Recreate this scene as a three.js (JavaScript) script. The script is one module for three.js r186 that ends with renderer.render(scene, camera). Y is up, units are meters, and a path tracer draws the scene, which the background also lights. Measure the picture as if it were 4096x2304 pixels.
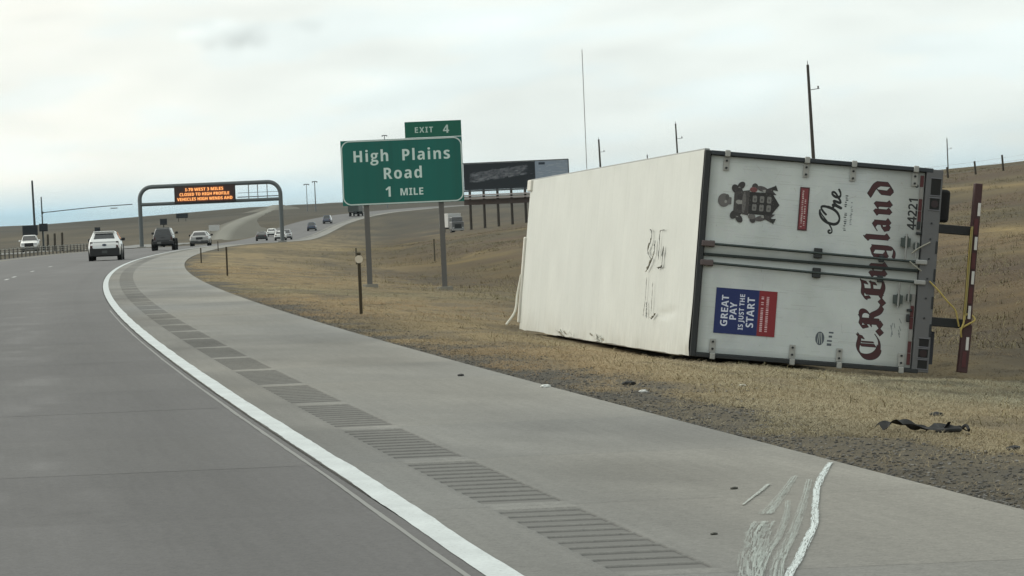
import * as THREE from 'three';
import { mergeGeometries, toCreasedNormals } from 'three/addons/utils/BufferGeometryUtils.js';
import { RoundedBoxGeometry } from 'three/addons/geometries/RoundedBoxGeometry.js';

// ---------------------------------------------------------------- camera, sky, sun, exposure, air
const scene = new THREE.Scene();
const camera = new THREE.PerspectiveCamera(10.045, 16 / 9, 0.5, 60000);
camera.position.set(0, 1.6, 0);
camera.rotation.order = 'YXZ';
camera.rotation.set(-0.022594, 0, -0.042973);
const renderer = new THREE.WebGLRenderer({ antialias: true });
renderer.toneMapping = THREE.LinearToneMapping;
renderer.toneMappingExposure = 1.0;
renderer.shadowMap.enabled = true;
scene.fog = new THREE.FogExp2(0xc4dde8, 3.2e-5);

const sun = new THREE.DirectionalLight(0xfff1dc, 0.8);
const SUN = new THREE.Vector3(-0.84, 0.42, -0.34).normalize();
sun.position.copy(SUN).multiplyScalar(120).add(new THREE.Vector3(0, 0, -60));
sun.target.position.set(0, 0, -60);
sun.castShadow = true; sun.shadow.radius = 26;
Object.assign(sun.shadow.camera, { left: -80, right: 80, top: 80, bottom: -80, near: 1, far: 400 });
sun.shadow.mapSize.set(2048, 2048);
scene.add(sun, sun.target);

// ---------------------------------------------------------------- small helpers
function rng(seed) { let a = seed >>> 0; return () => { a = (a + 0x6d2b79f5) | 0; let t = Math.imul(a ^ (a >>> 15), 1 | a); t = (t + Math.imul(t ^ (t >>> 7), 61 | t)) ^ t; return ((t ^ (t >>> 14)) >>> 0) / 4294967296; }; }
const clamp = (x, a = 0, b = 1) => Math.min(b, Math.max(a, x));
const smooth = (a, b, x) => { const t = clamp((x - a) / (b - a)); return t * t * (3 - 2 * t); };
const mix = (a, b, t) => a + (b - a) * t;
function hash(ix, iy, s) { let h = (Math.imul(ix, 374761393) + Math.imul(iy, 668265263) + Math.imul(s, 2246822519)) | 0; h = Math.imul(h ^ (h >>> 13), 1274126177); h ^= h >>> 16; return (h >>> 0) / 4294967296; }
function noise(x, y, s = 0, per = 0) {
  let ix = Math.floor(x), iy = Math.floor(y); const fx = x - ix, fy = y - iy;
  const u = fx * fx * (3 - 2 * fx), v = fy * fy * (3 - 2 * fy);
  const w = (n) => (per ? ((n % per) + per) % per : n);
  const a = hash(w(ix), w(iy), s), b = hash(w(ix + 1), w(iy), s), c = hash(w(ix), w(iy + 1), s), d = hash(w(ix + 1), w(iy + 1), s);
  return a + (b - a) * u + (c - a) * v + (a - b - c + d) * u * v;
}
function fbm(x, y, o = 4, s = 0) { let f = 0, a = 0.5, n = 0; for (let i = 0; i < o; i++) { f += a * noise(x, y, s + i * 17); n += a; a *= 0.5; x *= 2.03; y *= 2.03; } return f / n; }
const lin = (r, g, b) => new THREE.Color().setRGB(r, g, b);

// ---------------------------------------------------------------- the sky: a high overcast, brighter towards the hidden sun on the left
{
  const W = 4096, HH = 2048, data = new Float32Array(W * HH * 4);
  const n1 = [];
  for (let j = 0; j < HH; j++) {
    const el = ((j + 0.5) / HH - 0.5) * Math.PI, se = Math.sin(el), ce = Math.cos(el), deg = el * 180 / Math.PI;
    for (let i = 0; i < W; i++) {
      const o = (j * W + i) * 4;
      if (deg < -1.5) { data[o] = 0.17; data[o + 1] = 0.16; data[o + 2] = 0.13; data[o + 3] = 1; continue; }
      const az = ((i + 0.5) / W - 0.25) * 2 * Math.PI;          // 0 = straight ahead, positive to the right
      const x = Math.sin(az) * ce, z = -Math.cos(az) * ce, cosS = x * SUN.x + se * SUN.y + z * SUN.z;
      const glow = Math.exp((cosS - 1) * 3.2), ahead = 0.5 + 0.5 * Math.cos(az + 0.85);
      // stretched bands of cloud, flattening towards the horizon
      const ad = az * 180 / Math.PI, s1 = Math.sin(az), c1 = Math.cos(az);
      const warp = fbm(ad * 0.16 + 9, deg * 0.55, 2, 41) - 0.5;
      let b = fbm(ad * 0.17 + s1 * 3, deg * 1.15 + warp * 1.7 - ad * 0.05, 4, 5);
      let c = fbm(ad * 0.5, deg * 2.6 + warp * 2 - ad * 0.07, 3, 77);
      const band = (b - 0.5) * 0.34 + (c - 0.5) * 0.15;
      const low = smooth(2.2, -0.2, deg), left = smooth(3, -9, ad) * smooth(-60, -20, ad);
      let L = 0.73 + 0.19 * ahead + 0.75 * glow + 0.10 * se;
      L *= 1 + band * 0.9;
      let r = 0.935, g = 1.0, bl = 0.955;
      // creamy where the sun is behind the cloud, blue-green just above the horizon
      const warm = clamp(smooth(-1, -9, ad) * smooth(-70, -25, ad) * smooth(0.25, 1.1, deg) * (0.6 + (b - 0.45) * 1.2) + glow * 0.5);
      r = mix(r, 1.0, warm); g = mix(g, 0.99, warm); bl = mix(bl, 0.90, warm);
      const bluish = clamp(smooth(1.0, 0.1, deg) * (0.5 + 0.5 * smooth(4, -8, ad)) * (0.7 + 0.6 * (c - 0.4)) + smooth(0.52, 0.68, c) * 0.12);
      r = mix(r, 0.57, bluish * 0.95); g = mix(g, 0.87, bluish * 0.95); bl = mix(bl, 1.03, bluish * 0.95);
      L *= mix(1, 0.95, bluish);
      if (Math.abs(ad + 4.2) < 5 && deg > 2 && deg < 6) {      // one small lit cumulus with a grey underside
        const cx = (ad + 4.72) / 0.62, cy = (deg - 3.36) / 0.24, n = fbm(ad * 3.1, deg * 4.5, 3, 301) - 0.5;
        const k = clamp(1.3 - Math.hypot(cx, cy) + n * 1.3), up = clamp(0.5 + cy * 0.6 - cx * 0.45);
        L *= 1 + smooth(0, 0.7, k) * (0.15 * up - 0.24 * (1 - up));
        const cx2 = (ad + 3.32) / 0.3, cy2 = (deg - 3.42) / 0.12; L *= 1 - 0.08 * smooth(0, 0.8, clamp(1.2 - Math.hypot(cx2, cy2) + n * 1.4));
      }
      const fade = smooth(-1.5, 0, deg);
      data[o] = mix(0.17, L * r, fade); data[o + 1] = mix(0.16, L * g, fade); data[o + 2] = mix(0.13, L * bl, fade); data[o + 3] = 1;
    }
  }
  const sky = new THREE.DataTexture(data, W, HH, THREE.RGBAFormat, THREE.FloatType);
  sky.mapping = THREE.EquirectangularReflectionMapping; sky.magFilter = THREE.LinearFilter; sky.minFilter = THREE.LinearFilter; sky.needsUpdate = true;
  scene.background = sky; scene.environment = sky;
}

// ---------------------------------------------------------------- naming and building helpers
const taken = {};
function numbered(name) { const n = taken[name] ?? 0; taken[name] = n + 1; return n ? `${name}_${String(n).padStart(3, '0')}` : name; }
function shade(o) { o.castShadow = true; o.receiveShadow = true; return o; }
function thing(name, label, category, pos = [0, 0, 0], turn = 0, group) {
  const g = new THREE.Group(); g.name = numbered(name); g.position.set(...pos); g.rotation.y = turn;
  g.userData = { label, category }; if (group) g.userData.group = group; scene.add(g); return g;
}
function part(name, geo, mat, parent) { if (Array.isArray(geo)) return geo.map((g) => part(name, g, mat, parent))[0]; const m = shade(new THREE.Mesh(geo, mat)); m.name = name; parent.add(m); return m; }
function struct(name, geo, mat, label) { const m = shade(new THREE.Mesh(Array.isArray(geo) ? merged(geo) : geo, mat)); m.name = numbered(name); m.userData = { kind: 'structure' }; if (label) m.userData.label = label; scene.add(m); return m; }
function merged(list) { return mergeGeometries(list.map((g) => { const h = g.index ? g.toNonIndexed() : g; for (const k of Object.keys(h.attributes)) if (!['position', 'normal', 'uv'].includes(k)) h.deleteAttribute(k); return h; })); }
function box(w, h, d, x = 0, y = 0, z = 0, r = 0.006) { const m = Math.min(w, h, d); const g = r > 0 && m > r * 2.2 ? new RoundedBoxGeometry(w, h, d, 1, r) : new THREE.BoxGeometry(w, h, d); g.translate(x, y, z); return g; }
function cyl(r0, r1, a, b, seg = 10) {                      // a tapered rod from point a to point b
  const A = new THREE.Vector3(...a), B = new THREE.Vector3(...b), g = new THREE.CylinderGeometry(r1, r0, A.distanceTo(B), seg);
  g.applyQuaternion(new THREE.Quaternion().setFromUnitVectors(new THREE.Vector3(0, 1, 0), B.clone().sub(A).normalize()));
  const c = A.add(B).multiplyScalar(0.5); g.translate(c.x, c.y, c.z); return g;
}
function tube(pts, r, seg = 24, rad = 6) { return new THREE.TubeGeometry(new THREE.CatmullRomCurve3(pts.map((p) => new THREE.Vector3(...p))), seg, r, rad); }
function plate(c, th) {                                    // a thin slab whose outer face has the four corners c (anticlockwise from outside)
  const v = c.map((p) => new THREE.Vector3(...p)), n = v[1].clone().sub(v[0]).cross(v[3].clone().sub(v[0])).normalize();
  const back = v.map((p) => p.clone().addScaledVector(n, -th)), P = [], U = [], uv = [[0, 0], [1, 0], [1, 1], [0, 1]];
  const tri = (a, b, c2, ua = 0, ub = 1, uc = 2) => { for (const q of [a, b, c2]) P.push(q.x, q.y, q.z); for (const k of [ua, ub, uc]) U.push(...uv[k]); };
  tri(v[0], v[1], v[2], 0, 1, 2); tri(v[0], v[2], v[3], 0, 2, 3);
  tri(back[2], back[1], back[0]); tri(back[3], back[2], back[0]);
  for (let i = 0; i < 4; i++) { const j = (i + 1) % 4; tri(v[i], back[i], back[j]); tri(v[i], back[j], v[j]); }
  const g = new THREE.BufferGeometry(); g.setAttribute('position', new THREE.Float32BufferAttribute(P, 3)); g.setAttribute('uv', new THREE.Float32BufferAttribute(U, 2)); g.computeVertexNormals(); return g;
}
function sheet(nu, nv, f, closed = false) {                // a grid surface: f(i, j) gives {p, uv, c}
  const P = [], U = [], C = [], I = []; let coloured = false;
  for (let j = 0; j <= nv; j++) for (let i = 0; i <= nu; i++) { const q = f(i, j); P.push(...q.p); U.push(...(q.uv ?? [i / nu, j / nv])); if (q.c) { coloured = true; C.push(...q.c); } }
  for (let j = 0; j < nv; j++) for (let i = 0; i < nu; i++) { const a = j * (nu + 1) + i, b = a + 1, c = a + nu + 1, d = c + 1; I.push(a, b, d, a, d, c); }
  const g = new THREE.BufferGeometry(); g.setAttribute('position', new THREE.Float32BufferAttribute(P, 3)); g.setAttribute('uv', new THREE.Float32BufferAttribute(U, 2));
  if (coloured) g.setAttribute('color', new THREE.Float32BufferAttribute(C, 3));
  g.setIndex(I); g.computeVertexNormals(); return g;
}
function canvasTex(w, h, draw, srgb = true) {
  const c = document.createElement('canvas'); c.width = w; c.height = h; draw(c.getContext('2d'), w, h);
  const t = new THREE.CanvasTexture(c); if (srgb) t.colorSpace = THREE.SRGBColorSpace; t.magFilter = THREE.LinearFilter; t.wrapS = t.wrapT = THREE.RepeatWrapping; return t;
}
function greyTex(n, f, srgb = false) {                     // f(x, y) in 0..1 gives a grey 0..1 (or rgb)
  const d = new Uint8Array(n * n * 4);
  for (let y = 0; y < n; y++) for (let x = 0; x < n; x++) { const v = f(x / n, y / n), o = (y * n + x) * 4, a = Array.isArray(v) ? v : [v, v, v]; for (let k = 0; k < 3; k++) d[o + k] = clamp(a[k]) * 255; d[o + 3] = 255; }
  const t = new THREE.DataTexture(d, n, n, THREE.RGBAFormat); t.magFilter = THREE.LinearFilter; t.wrapS = t.wrapT = THREE.RepeatWrapping; if (srgb) t.colorSpace = THREE.SRGBColorSpace; t.needsUpdate = true; return t;
}
const std = (color, roughness = 0.8, more = {}) => new THREE.MeshStandardMaterial({ color, roughness, ...more });

// ---------------------------------------------------------------- the line of the road and the lie of the land
const KX = [[230, -23.65], [260, -25.05], [300, -26.5], [340, -27.7], [400, -29.5], [500, -33], [600, -36.5], [650, -37.5], [700, -37], [750, -34], [800, -28], [900, -5], [1000, 30], [1200, 90], [1500, 140], [2500, 160], [9000, 160], [30000, 160]];
const KY = [[-100, 0], [200, 0], [225, 0], [250, -0.002], [300, -0.12], [400, -0.6], [500, -0.95], [600, -0.75], [650, -0.15], [700, 1.1], [750, 2.4], [800, 3.4], [900, 4.6], [1100, 5], [1600, 5], [30000, 5]];
function hermite(K, d, s0) {
  if (K === KY && d < 225) return 0;
  let i = 0; while (i < K.length - 2 && d > K[i + 1][0]) i++;
  const sl = (k) => (k <= 0 ? s0 ?? (K[1][1] - K[0][1]) / (K[1][0] - K[0][0]) : k >= K.length - 1 ? 0 : (K[k + 1][1] - K[k - 1][1]) / (K[k + 1][0] - K[k - 1][0]));
  const h = K[i + 1][0] - K[i][0], t = clamp((d - K[i][0]) / h), t2 = t * t, t3 = t2 * t;
  return (2 * t3 - 3 * t2 + 1) * K[i][1] + (t3 - 2 * t2 + t) * h * sl(i) + (-2 * t3 + 3 * t2) * K[i + 1][1] + (t3 - t2) * h * sl(i + 1);
}
const xe = (d) => (d < 230 ? 2.4418 - 0.174968 * d + 0.00026756 * d * d : hermite(KX, d, -0.0519));   // the white edge line
const slope = (d) => (xe(d + 0.5) - xe(d - 0.5));
const yr = (d) => hermite(KY, d, 0);
const LEFT = -11.1, RIGHT = 2.86;
const len = (d) => Math.hypot(1, slope(d));
const onRoad = (d, t, up = 0) => [xe(d) + t * len(d), yr(d) + up, -d];
// cross-section to the right of the shoulder: verge, ditch, back slope
const PR = [[2.86, -0.015], [4, -0.06], [5, -0.13], [6.5, -0.3], [9.5, -0.6], [13, -0.82], [16, -0.75], [20, -0.25], [30, 0.75], [45, 2.1], [60, 3.4], [76, 4.6], [100, 5.4], [160, 6], [400, 7], [3000, 8]];
const TR = { o: [2.184, -0.273, -40.95], v: [0.98447, -0.12164, -0.12655], w: [0.11955, 0.99254, -0.02402], u: [-0.12853, -0.00851, -0.99167] };
function land(x, z) {
  const d = -z, t = (x - xe(d)) / len(d), r = yr(d);
  let p = 0;
  if (t >= RIGHT) p = hermite(PR, t, -0.03) * mix(1, 0.35, smooth(420, 800, d)) * mix(0.62, 1, smooth(8, 30, d));
  else if (t <= LEFT) p = -0.02 - 0.3 * smooth(0, 2, LEFT - t) * smooth(5.5, 3, LEFT - t) - 0.12 * smooth(19, 26, LEFT - t);
  else p = -0.13 * smooth(LEFT, LEFT + 0.3, t) * smooth(RIGHT, RIGHT - 0.25, t) - 0.015;
  const off = Math.max(0, t > 0 ? t - 4 : -t - 30);
  let y = r * (1 - 0.75 * smooth(12, 110, off)) + p;
  // hills beyond the dip: low on the left, stepping up to a flat-topped rise in the middle
  const a = x / Math.max(d, 1), rise = smooth(-0.0885, -0.0785, a), up = mix(5.6, 10.1, rise) + 1.1 * (fbm(a * 90, d * 0.004, 3, 8) - 0.5);
  y = mix(y, up, smooth(620, 1500, d) * smooth(4, 60, off + 60 * smooth(900, 1250, d)));
  y -= 14 * smooth(1600, 3000, d);
  // small unevenness, away from the pavement
  const n = smooth(0.2, 2.5, t - RIGHT) + smooth(0.5, 3, LEFT - t);
  if (n > 0 && d < 1600) y += n * ((fbm(x * 0.9, z * 0.5, 3, 3) - 0.5) * 0.10 + (fbm(x * 0.18, z * 0.05, 3, 23) - 0.5) * 0.34 * smooth(3, 12, Math.abs(t)));
  // bedded under the overturned trailer
  if (d > 34 && d < 64 && t > 2.9) {
    const q = [x - TR.o[0], 0, z - TR.o[2]], py = TR.o[1] - (TR.w[0] * q[0] + TR.w[2] * q[2]) / TR.w[1]; q[1] = py - TR.o[1];
    const dv = q[0] * TR.v[0] + q[1] * TR.v[1] + q[2] * TR.v[2], du = q[0] * TR.u[0] + q[1] * TR.u[1] + q[2] * TR.u[2];
    const out = Math.hypot(Math.max(0, -dv, dv - 3.5), Math.max(0, -du, du - 16.3));
    y = mix(py - 0.055 - 0.06 * smooth(11, 3, du) + (fbm(x * 2.3, z * 1.1, 2, 91) - 0.5) * 0.05, y, smooth(0.12, 1.5, out));
  }
  return y;
}

const verge = (x, z) => 3.3 + 0.35 * smooth(50, 30, -z) + 0.75 * smooth(27, 17, -z) + (fbm(x * 1.3, z * 0.6, 4, 131) - 0.5) * 2.6;   // how far the dark gravel reaches from the line

const strawAt = (x, z, t) => 0.42 * smooth(3.6, 4.6, t) * smooth(9.5, 5.5, t + (fbm(x * 0.25, z * 0.08, 2, 301) - 0.5) * 5) - 0.12 * smooth(9, 13, t);   // paler straw beside the gravel
const spotAt = (x, z) => smooth(0.66, 0.82, noise(x * 2.6, z * 1.4, 88)) * smooth(0.4, 0.6, noise(x * 0.7, z * 0.4, 89));   // dark weeds and bare earth
// ---------------------------------------------------------------- ground materials
const grassTex = canvasTex(1024, 1024, (g, W) => {
  g.fillStyle = '#b9b2a2'; g.fillRect(0, 0, W, W);
  const R = rng(11);
  for (let i = 0; i < 30000; i++) {
    const x = R() * W, y = R() * W, l = 4 + R() * 12, a = (R() - 0.5) * 2.4, v = 105 + R() * 150, w = R();
    g.strokeStyle = `rgba(${v | 0},${(v * (0.93 + w * 0.05)) | 0},${(v * (0.78 + w * 0.14)) | 0},${0.25 + R() * 0.5})`; g.lineWidth = 0.8 + R() * 1.8;
    for (const [dx, dy] of [[0, 0], [W, 0], [-W, 0], [0, W], [0, -W]]) { if (x + dx < -30 || x + dx > W + 30 || y + dy < -30 || y + dy > W + 30) continue; g.beginPath(); g.moveTo(x + dx, y + dy); g.lineTo(x + dx + Math.cos(a) * l, y + dy + Math.sin(a) * l); g.stroke(); }
  }
});
const groundMat = new THREE.MeshStandardMaterial({ vertexColors: true, roughness: 1, map: grassTex, bumpMap: grassTex, bumpScale: 0.008 });
const concreteTex = greyTex(1024, (x, y) => {
  const f = noise(x * 400, y * 400, 1, 400), m = noise(x * 120, y * 120, 3, 120), s = noise(x * 90, y * 4, 2, 0) , l = noise(x * 9, y * 5, 9, 0);
  const e = Math.min(1, Math.min(y, 1 - y) * 12), sp = noise(x * 256, y * 256, 6, 256) > 0.88 ? -0.14 : 0;
  return 0.80 + (f - 0.5) * 0.24 + (m - 0.5) * 0.13 + ((s - 0.5) * 0.07 + (l - 0.5) * 0.06) * e + sp;
});
const slabMat = (r, g, b) => new THREE.MeshStandardMaterial({ color: lin(r, g, b), map: concreteTex, roughness: 0.88, vertexColors: true, bumpMap: concreteTex, bumpScale: 0.002 });
const laneMat = [[0.137, 0.133, 0.134], [0.130, 0.126, 0.127], [0.143, 0.139, 0.139]].map((c) => slabMat(...c));
const shoulderMat = [[0.250, 0.243, 0.222], [0.238, 0.233, 0.216], [0.258, 0.250, 0.228]].map((c) => slabMat(...c));

// ---------------------------------------------------------------- ground: one sheet out to the horizon
{
  const D = [], T = [];
  for (let d = -40; d < 12; d += 8) D.push(d);
  for (let d = 12; d < 46; d += 0.22) D.push(d);
  for (let d = 46; d < 130; d += 0.6) D.push(d);
  for (let d = 130; d < 420; d += 3) D.push(d);
  for (let d = 420; d < 1700; d += 14) D.push(d);
  for (let d = 1700; d < 24000; d *= 1.25) D.push(d);
  for (let t = 7000; t > 130; t /= 1.35) T.push(-t);
  for (let t = -120; t < -40; t += 9) T.push(t);
  for (let t = -40; t < -12; t += 1.4) T.push(t);
  T.push(-11.4, -11.1, -10.8, -6, -2, 2.6, 2.86);
  for (let t = 2.98; t < 13; t += 0.16) T.push(t);
  for (let t = 13; t < 50; t += 1.1) T.push(t);
  for (let t = 50; t < 120; t += 6) T.push(t);
  for (let t = 130; t < 7000; t *= 1.35) T.push(t);
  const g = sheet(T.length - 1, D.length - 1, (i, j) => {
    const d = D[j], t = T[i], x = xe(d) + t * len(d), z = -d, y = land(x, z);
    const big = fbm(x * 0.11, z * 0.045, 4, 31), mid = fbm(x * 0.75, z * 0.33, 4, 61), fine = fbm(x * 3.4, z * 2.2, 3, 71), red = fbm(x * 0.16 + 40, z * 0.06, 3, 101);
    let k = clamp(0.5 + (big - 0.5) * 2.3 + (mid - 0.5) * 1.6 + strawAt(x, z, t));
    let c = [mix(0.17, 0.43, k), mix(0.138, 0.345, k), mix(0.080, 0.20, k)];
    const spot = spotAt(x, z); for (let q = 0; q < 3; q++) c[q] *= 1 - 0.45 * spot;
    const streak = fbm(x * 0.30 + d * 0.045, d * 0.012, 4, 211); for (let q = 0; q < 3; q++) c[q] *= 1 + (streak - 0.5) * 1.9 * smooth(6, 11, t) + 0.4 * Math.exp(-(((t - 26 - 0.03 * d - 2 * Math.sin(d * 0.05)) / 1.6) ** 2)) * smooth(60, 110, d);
    const ditchLine = Math.exp(-(((t - 9.2 - 0.05 * (d - 60) - 1.4 * (fbm(d * 0.05, 3, 2, 5) - 0.5)) / 0.45) ** 2)) * smooth(48, 62, d) * smooth(160, 120, d); for (let q = 0; q < 3; q++) c[q] *= 1 - 0.38 * ditchLine;  // a narrow darker line running along the ditch
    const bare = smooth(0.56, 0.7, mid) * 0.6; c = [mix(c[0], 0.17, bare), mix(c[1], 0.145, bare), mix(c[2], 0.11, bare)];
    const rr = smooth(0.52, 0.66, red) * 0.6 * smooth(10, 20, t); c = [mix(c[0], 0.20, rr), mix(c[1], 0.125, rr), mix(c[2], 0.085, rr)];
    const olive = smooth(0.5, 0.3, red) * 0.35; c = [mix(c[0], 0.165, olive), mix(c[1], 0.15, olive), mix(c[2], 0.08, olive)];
    // darker bottom of the ditch and the back slope
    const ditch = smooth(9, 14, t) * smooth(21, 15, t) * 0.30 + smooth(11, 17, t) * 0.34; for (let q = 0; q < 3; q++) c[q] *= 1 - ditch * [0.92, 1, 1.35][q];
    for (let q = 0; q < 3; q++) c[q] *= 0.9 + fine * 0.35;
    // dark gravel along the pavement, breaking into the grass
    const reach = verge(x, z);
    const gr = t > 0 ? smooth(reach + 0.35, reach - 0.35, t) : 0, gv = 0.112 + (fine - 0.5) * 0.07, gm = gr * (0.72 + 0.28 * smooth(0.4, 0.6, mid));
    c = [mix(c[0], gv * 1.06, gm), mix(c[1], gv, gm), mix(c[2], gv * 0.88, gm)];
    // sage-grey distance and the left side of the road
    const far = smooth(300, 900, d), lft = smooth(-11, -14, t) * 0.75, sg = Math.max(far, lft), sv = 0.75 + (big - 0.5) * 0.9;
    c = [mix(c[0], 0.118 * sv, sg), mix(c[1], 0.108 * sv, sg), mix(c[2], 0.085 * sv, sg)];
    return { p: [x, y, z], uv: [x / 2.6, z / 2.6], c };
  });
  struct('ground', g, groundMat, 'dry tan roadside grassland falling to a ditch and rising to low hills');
}

// ---------------------------------------------------------------- road and shoulder, slab by slab where the joints can be seen
const groove = (s) => { const k = s % 0.29; return smooth(0.0, 0.04, k) * smooth(0.235, 0.195, k); };   // a milled dip every 0.29 m
function strip(d0, d1, step, T, up, colour) {
  const n = Math.max(1, Math.round((d1 - d0) / step));
  return sheet(T.length - 1, n, (i, j) => { const d = mix(d0, d1, j / n), t = T[i], e = up(t, d), p = onRoad(d, t, e); return { p, uv: [t / 3.2, d / 3.66], c: colour(t, d, e) }; });
}
const laneTone = (t, d) => {
  const drip = smooth(0.8, 0.95, noise(t * 5, d * 2.2, 157)) * smooth(0.35, 0, Math.abs(t + 1.85)) * 0.16;
  const wheel = Math.exp(-(((t + 0.95) / 0.34) ** 2)) + Math.exp(-(((t + 2.75) / 0.34) ** 2));
  let v = 1 - 0.075 * wheel + 0.05 * Math.exp(-(((t + 1.85) / 0.4) ** 2)) + (fbm(t * 0.7, d * 0.09, 3, 7) - 0.5) * 0.34 + (fbm(t * 2.6, d * 0.5, 3, 17) - 0.5) * 0.13;
  const sp = smooth(0.6, 0.85, noise(t * 3.1, d * 0.8, 57)) * smooth(0.6, 0.1, Math.abs(t + 1.87)) * 0.24 * smooth(14, 22, d);
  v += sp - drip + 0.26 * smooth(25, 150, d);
  return [v, v, v * 0.995];
};
const shoulderTone = (t, d, dip) => {
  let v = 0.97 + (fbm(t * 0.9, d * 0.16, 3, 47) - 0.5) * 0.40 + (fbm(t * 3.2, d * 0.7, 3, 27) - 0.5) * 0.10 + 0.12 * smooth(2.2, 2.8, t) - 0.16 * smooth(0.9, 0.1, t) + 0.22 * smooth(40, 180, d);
  const stain = smooth(0.54, 0.70, fbm(t * 0.5, d * 0.25, 3, 87)) * 0.15; v -= stain; v += 0.12 * (smooth(0.6, 0.8, noise(t * 1.6 + d * 0.35, d * 0.22, 97)) - 0.2);
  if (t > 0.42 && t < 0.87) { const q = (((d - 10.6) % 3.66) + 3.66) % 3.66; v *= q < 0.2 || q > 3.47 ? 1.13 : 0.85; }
  const warm = (fbm(t * 0.5 + 5, d * 0.12, 2, 19) - 0.5) * 0.07;
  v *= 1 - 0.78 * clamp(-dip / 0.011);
  return [v * (1 + warm), v, v * (1 - warm * 1.6)];
};
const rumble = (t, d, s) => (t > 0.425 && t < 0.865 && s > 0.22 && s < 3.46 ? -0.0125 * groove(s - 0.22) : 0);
{
  const LT = []; for (let t = LEFT; t < -5; t += 1.2) LT.push(t); for (let t = -4.9; t < -0.1; t += 0.15) LT.push(t); LT.push(-0.105);
  const laneT = LT.filter((t) => t > -3.68), outerT = [LEFT, -9.5, -8, -6.5, -5, -4.2, -3.7];
  const ST = [-0.085, 0.05, 0.2, 0.4, 0.42, 0.435, 0.55, 0.65, 0.75, 0.85, 0.865, 0.88, 1.05, 1.3, 1.55, 1.8, 2.05, 2.3, 2.55, 2.75, RIGHT];
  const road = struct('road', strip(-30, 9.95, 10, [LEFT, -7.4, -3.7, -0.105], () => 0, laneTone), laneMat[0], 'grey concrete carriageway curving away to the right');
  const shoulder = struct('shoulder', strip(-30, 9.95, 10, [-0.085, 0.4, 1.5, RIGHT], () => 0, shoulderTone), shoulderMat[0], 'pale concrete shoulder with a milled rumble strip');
  const R = rng(5), J0 = 10.6, J = 3.66;
  for (let k = 0; k < 22; k++) {
    const a = J0 + k * J - (k ? 0 : 0.64), b = J0 + (k + 1) * J - 0.006, lift = (R() - 0.5) * 0.0016;
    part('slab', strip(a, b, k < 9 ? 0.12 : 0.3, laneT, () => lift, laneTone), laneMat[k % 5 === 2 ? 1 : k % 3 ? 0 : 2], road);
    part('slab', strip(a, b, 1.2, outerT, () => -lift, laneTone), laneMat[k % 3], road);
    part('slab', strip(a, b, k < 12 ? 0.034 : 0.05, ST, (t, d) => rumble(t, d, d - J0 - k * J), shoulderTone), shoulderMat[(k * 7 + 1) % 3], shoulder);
  }
  const e = J0 + 22 * J;
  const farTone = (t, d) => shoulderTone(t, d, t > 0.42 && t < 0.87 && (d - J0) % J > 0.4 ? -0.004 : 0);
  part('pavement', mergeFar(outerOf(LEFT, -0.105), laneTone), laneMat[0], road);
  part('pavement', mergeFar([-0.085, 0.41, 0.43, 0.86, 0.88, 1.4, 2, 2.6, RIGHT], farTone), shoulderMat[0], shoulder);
  function outerOf(a, b) { const o = []; for (let i = 0; i <= 16; i++) o.push(mix(a, b, i / 16)); return o; }
  function mergeFar(T, tone) {
    const D = []; for (let d = e; d < 240; d += 0.9) D.push(d); for (let d = 240; d < 1100; d += 6) D.push(d);
    return sheet(T.length - 1, D.length - 1, (i, j) => ({ p: onRoad(D[j], T[i], 0), uv: [T[i] / 3.2, D[j] / 3.66], c: tone(T[i], D[j], 0) }));
  }
  struct('joint_bed', strip(-30, 110, 2, [LEFT, -3.7, 0, RIGHT], () => -0.008, () => [1, 1, 1]), std(lin(0.15, 0.148, 0.14), 1, { vertexColors: true }), 'dark filler below the pavement joints');
}
{ // painted lines
  const paint = new THREE.MeshStandardMaterial({ color: lin(0.62, 0.66, 0.665), roughness: 0.75, map: greyTex(512, (x, y) => 0.9 + (noise(x * 60, y * 200, 4, 0) - 0.5) * 0.16 + (noise(x * 5, y * 9, 5, 0) - 0.5) * 0.14 - (noise(x * 90, y * 90, 8, 90) > 0.86 ? 0.12 : 0)), });
  const D = []; for (let d = 11; d < 70; d += 0.12) D.push(d); for (let d = 70; d < 330; d += 1.5) D.push(d);
  const ragged = (d, s) => (d < 70 ? (noise(d * 5, s, 3) - 0.5) * 0.006 + (noise(d * 0.8, s, 13) - 0.5) * 0.012 : 0);
  const edge = struct('edge_line', sheet(1, D.length - 1, (i, j) => ({ p: onRoad(D[j], (i ? 0.078 + ragged(D[j], 9) : -0.078 + ragged(D[j], 2)) - 0.055 * smooth(21, 14, D[j]), 0.004), uv: [i * 0.17, D[j] / 2] })), paint, 'solid white line along the edge of the carriageway');
  const worn = new THREE.MeshStandardMaterial({ color: lin(0.25, 0.25, 0.24), roughness: 0.85 });
  struct('old_line', sheet(1, 460, (i, j) => { const d = 11 + j * 0.12, near = -0.045 * smooth(21, 14, d); return { p: onRoad(d, near + (i ? -0.150 + ragged(d, 22) * 0.6 : -0.176 - Math.max(0, ragged(d, 32)) * 1.3), 0.003) }; }), worn, 'pale chipped lip beside the joint of the shoulder');
  const dashes = [];
  for (const d of [100.5, 118, 124.5, 141, 158]) dashes.push(sheet(1, 8, (i, j) => ({ p: onRoad(d + j * 0.33, i ? -3.66 : -3.78, 0.004) })));
  struct('lane_line', dashes, std(lin(0.5, 0.5, 0.49), 0.8), 'worn white dashes between the two lanes');
  struct('median_line', sheet(1, 90, (i, j) => ({ p: onRoad(120 + j * 2.2, i ? -9.95 : -10.1, 0.004) })), std(lin(0.38, 0.34, 0.2), 0.85), 'faded yellow line along the median side');
}
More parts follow.
